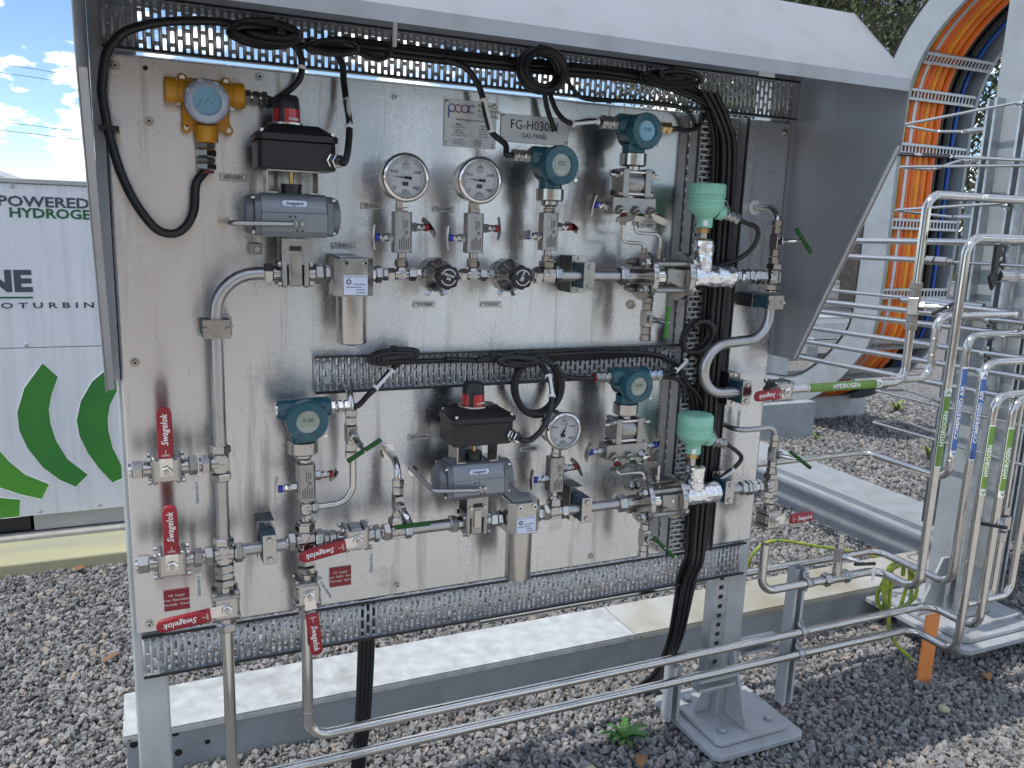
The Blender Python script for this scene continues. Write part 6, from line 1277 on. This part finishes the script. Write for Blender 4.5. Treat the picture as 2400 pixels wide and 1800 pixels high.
# ------------------------------------------------------------------ cables
def cable(label, pts, r=0.0068, name='cable', m='rubber', ties=()):
    p = [V(q) for q in pts]; th = thing(name, label, 'cable', tuple(p[0])); MB().tube(p, r, smooth=7, n=10).build('sheath', m, th)
    for a, b_ in ties:
        a, b_ = V(a), V(b_); MB().tube([a, b_], r*1.25, n=10).build('cable_tie', 'white', th)
    return th
def xz(l, y): return [(a, y, b_) for a, b_ in l]
def marker(th, a, b_, r, txt=None):
    a, b_ = V(a), V(b_); MB().tube([a+FR*r*0.9, b_+FR*r*0.9], 0.0042, n=8).build('cable_marker', 'white', th)
    for q in (a, b_): d = (b_-a).normalized(); MB().tube([q-d*0.003, q+d*0.003], r*1.25, n=10).build('cable_tie', 'white', th)
c_ = cable('thick black cable looping round the left edge from the gas detector', [(0.186, -0.034, 1.035)]+xz([(0.164, 1.005), (0.158, 0.953), (0.141, 0.918), (0.115, 0.902), (0.083, 0.912), (0.050, 0.958), (0.026, 1.014), (0.012, 1.070), (0.006, 1.102), (0.000, 1.157), (0.001, 1.188), (0.010, 1.236), (0.026, 1.265), (0.051, 1.287), (0.098, 1.306), (0.152, 1.317), (0.224, 1.324), (0.30, 1.315)], -0.045), 0.0090)
MB().bb(-0.010, 0.026, -0.058, -0.002, 1.098, 1.107).build('saddle_clip', 'black', c_); MB().cyl((0.021, -0.002, 1.1025), (0.021, -0.008, 1.1025), 0.008, 16).build('clip_bolt', 'chrome', c_)
c_ = cable('black cable from the detector arm up to the cable coil', [pgd, pgd+UX*0.02]+xz([(0.373, 1.225), (0.381, 1.259), (0.374, 1.286), (0.350, 1.303), (0.32, 1.305)], -0.045), 0.0072, ties=[((0.380, -0.045, 1.250), (0.381, -0.045, 1.257))])
c_ = cable('black cable from the upper switch box to the top tray', [g1[0], g1[0]+g1[1]*0.02, (0.452, -0.16, 1.085), (0.462, -0.13, 1.137), (0.468, -0.08, 1.181), (0.468, -0.05, 1.234), (0.466, -0.045, 1.268), (0.445, -0.04, 1.297), (0.42, -0.035, 1.303)], 0.0072); marker(c_, (0.470, -0.072, 1.19), (0.461, -0.135, 1.13), 0.0075)
for i in range(5):
    z = 1.300+0.0105*(i % 3); y = -0.022-0.011*(i//3)
    cable(['lowest back', 'middle back', 'top back', 'lower front', 'upper front'][i]+' black cable of the bundle along the top tray', xz([(0.34+0.05*i, z), (0.51, z+0.003), (0.65, z+0.002), (0.893, z+0.004), (1.147, z+0.010), (1.30, z+0.012-0.004*i), (1.40+0.008*i, z-0.01-0.006*i), (1.445+0.011*i, 1.25), (1.470+0.014*i, 1.17), (1.478+0.014*i, 0.99), (1.484+0.014*i, 0.76), (1.486+0.014*i, 0.52), (1.490+0.014*i, 0.27), (1.492+0.014*i, 0.07), (1.488+0.013*i, -0.02)], y)+[(1.494+0.013*i, y+0.03, -0.09), (1.522+0.012*i, 0.07, -0.316), (1.568+0.010*i, 0.19, -0.512), (1.570+0.010*i, 0.26, -0.60), (1.535+0.008*i, 0.33, GZ-0.03)], 0.0066, ties=[((1.438+0.008*i, y, 1.262), (1.443+0.008*i, y, 1.256))] if i == 4 else ())
for i in range(3):
    cable(['left', 'middle', 'right'][i]+' black cable of the front pair hanging down the vertical tray', xz([(1.405+0.02*i, 1.30), (1.455+0.018*i, 1.235), (1.487+0.018*i, 1.15), (1.493+0.018*i, 0.9), (1.494+0.018*i, 0.6), (1.497+0.018*i, 0.3), (1.497+0.018*i, 0.06), (1.496+0.017*i, -0.02)], -0.046)+[(1.502+0.016*i, -0.01, -0.10), (1.530+0.014*i, 0.055, -0.316), (1.574+0.012*i, 0.175, -0.512), (1.575+0.011*i, 0.245, -0.60), (1.53+0.01*i, 0.315, GZ-0.03)], 0.0070)
c_ = cable('black cable dropping to the upper digital pressure transmitter', [pg1, pg1-UX*0.015, (0.835, -0.085, 1.125), (0.808, -0.07, 1.150), (0.797, -0.06, 1.185), (0.790, -0.05, 1.227), (0.776, -0.045, 1.262), (0.748, -0.04, 1.292), (0.70, -0.035, 1.305)], 0.0070); marker(c_, (0.790, -0.055, 1.222), (0.806, -0.068, 1.153), 0.0074)
c_ = cable('black cable from the cable ring to the left gland of the upper flow transmitter', [pg3, pg3-UX*0.03, (1.000, -0.085, 1.186), (0.976, -0.065, 1.210), (0.963, -0.05, 1.248), (0.953, -0.045, 1.270)], 0.0062); marker(c_, pg3-UX*0.008, (1.008, -0.087, 1.184), 0.0066)
cable('black cable hanging from the ring behind the flow transmitter cable', xz([(0.955, 1.262), (0.965, 1.222), (0.982, 1.186), (0.988, 1.170)], -0.03), 0.0062)
cable('black cable from the right gland of the upper flow transmitter to the tray', [pg3b, pg3b+UX*0.02, (1.36, -0.06, 1.198), (1.399, -0.045, 1.212), (1.425, -0.03, 1.245)], 0.0062)
cable('black cable hung along the lower edge of the top tray', xz([(1.00, 1.31), (1.03, 1.272), (1.07, 1.252), (1.2, 1.258), (1.33, 1.258), (1.38, 1.240), (1.40, 1.205)], -0.035), 0.0052)
cable('black cable curving from the upper mint head to the foil wrap', [pg5, pg5+pd5*0.02, (1.565, -0.115, 0.955), (1.572, -0.105, 0.918), (1.553, -0.09, 0.885), (1.519, -0.07, 0.862), (1.464, -0.05, 0.845)], 0.0062)
c_ = cable('black cable curving from the lower mint head to the foil wrap', [pg6, pg6+pd6*0.015, (1.586, -0.11, 0.318), (1.584, -0.10, 0.290), (1.560, -0.085, 0.262), (1.535, -0.07, 0.235)], 0.0062); marker(c_, (1.576, -0.096, 0.276), (1.540, -0.073, 0.240), 0.0064)
c_ = cable('black cable from the lower left transmitter into the middle tray', [pg2, pg2+UX*0.02, (0.516, -0.07, 0.545), (0.540, -0.06, 0.562), (0.572, -0.045, 0.592), (0.60, -0.035, 0.612)], 0.0066); marker(c_, (0.536, -0.062, 0.560), (0.578, -0.044, 0.596), 0.007)
for i in range(3): cable(['rear', 'upper', 'front'][i]+' black cable running along the middle tray', xz([(0.60+0.12*i, 0.612+0.004*i), (0.8, 0.610), (0.89, 0.606+0.005*i), (1.131, 0.604+0.008*i), (1.29, 0.606+0.004*i), (1.37, 0.590), (1.43, 0.545-0.01*i), (1.470+0.012*i, 0.45), (1.485+0.012*i, 0.25), (1.488+0.012*i, 0.05)], -0.022-0.007*i), 0.0062)
c_ = cable('black cable with red seal entering the lower flow transmitter from the left', [pg4, pg4-UX*0.02, (1.04, -0.07, 0.565), (1.005, -0.06, 0.585), (0.985, -0.05, 0.604)], 0.0060)
c_ = cable('black cable from the right gland of the lower flow transmitter', [pg4b, pg4b+UX*0.015, (1.36, -0.07, 0.565), (1.40, -0.05, 0.580), (1.435, -0.045, 0.610)], 0.0062); marker(c_, (1.372, -0.066, 0.568), (1.412, -0.05, 0.590), 0.0066)
cable('black cable looping along the lower edge of the middle tray end', xz([(1.30, 0.545), (1.37, 0.545), (1.41, 0.520), (1.42, 0.47)], -0.05), 0.0062)
c_ = cable('black cable swinging from the lower switch box up to the hanging coil', [g2[0], g2[0]+g2[1]*0.02, (0.893, -0.178, 0.442), (0.924, -0.168, 0.465), (0.950, -0.150, 0.508), (0.968, -0.115, 0.556), (0.960, -0.07, 0.600)], 0.0072); marker(c_, (0.960, -0.135, 0.532), (0.967, -0.10, 0.575), 0.0076)
def coil(label, c, rx, rz, turns, r, tilt=0.0, y=-0.05, seed=0, thick=0.012, fill=0.0):
    rr_ = random.Random(seed); p = []; c = V((c[0], y, c[1])); ct, sn = math.cos(tilt), math.sin(tilt)
    for k in range(turns*14+1):
        a = 2*PI*k/14+seed; t_ = k/14; jx = 1+0.05*math.sin(t_*5.1+seed); jz = 1+0.06*math.cos(t_*4.3+seed); fl = 1-fill*(0.5+0.5*math.sin(t_*2.399+seed)); dx = rx*jx*math.cos(a)*(1-(1-fl)*0.6); dz = rz*jz*math.sin(a)*fl
        p.append(c+V((dx*ct-dz*sn, thick*math.sin(t_*2.7)-0.002*t_, dx*sn+dz*ct)))
    th = thing('cable_coil', label, 'cable coil', tuple(c)); MB().tube(p, r, smooth=3, n=8).build('coil', 'rubber', th)
    MB().tube([c+V((0, 0, rz-r*1.5)), c+V((0.001, 0, rz+r*1.5))], r*1.5, n=8).build('tie_wrap', 'ink', th); return th
coil('flat black cable coil at the upper left of the top tray', (0.303, 1.304), 0.068, 0.021, 11, 0.0068, 0.03, -0.06, 1, 0.026, 0.9)
coil('smaller flat black cable coil right of the first one in the top tray', (0.443, 1.296), 0.050, 0.012, 7, 0.0064, 0.05, -0.05, 2, 0.016, 0.9)
coil('round black cable ring hanging over the middle of the top tray', (0.930, 1.300), 0.052, 0.047, 9, 0.0066, 0.0, -0.055, 3, 0.016, 0.22)
coil('flat black cable coil at the right end of the top tray', (1.29, 1.318), 0.075, 0.018, 10, 0.0066, 0.0, -0.06, 4, 0.022, 0.9)
coil('flat black cable coil in the left part of the middle tray', (0.583, 0.632), 0.060, 0.015, 8, 0.0062, 0.09, -0.05, 5, 0.014, 0.9)
coil('flat black cable coil in the middle tray above the hanging loops', (0.900, 0.610), 0.058, 0.012, 6, 0.0060, -0.05, -0.05, 6, 0.012, 0.9)
coil('hanging loops of black cable left of the lower gauge', (0.962, 0.540), 0.062, 0.075, 4, 0.0062, 0.12, -0.045, 7, 0.012)
coil('tilted loops of black cable where the two trays meet', (1.440, 0.658), 0.050, 0.040, 4, 0.0060, 0.6, -0.055, 8, 0.012)
th = cable('grey cable end poking up under the hood lip', [(0.50, -0.05, 1.295), (0.535, -0.06, 1.285), (0.555, -0.09, 1.290), (0.556, -0.13, 1.32), (0.548, -0.17, 1.36)], 0.0062); MB().tube([(0.5555, -0.136, 1.30), (0.547, -0.172, 1.36)], 0.0052, n=8).build('grey_sleeve', 'galvdull', th)
for i in range(4): cable(['leftmost', 'second', 'third', 'rightmost'][i]+' of the four black cables dropping behind the lower panel edge', [(0.535+0.011*i, 0.075+0.01*(i % 2), -0.02), (0.535+0.011*i, 0.09, -0.2), (0.530+0.010*i, 0.10, -0.40), (0.522+0.009*i, 0.105, -0.52), (0.512+0.008*i, 0.11, GZ-0.02)], 0.0070)
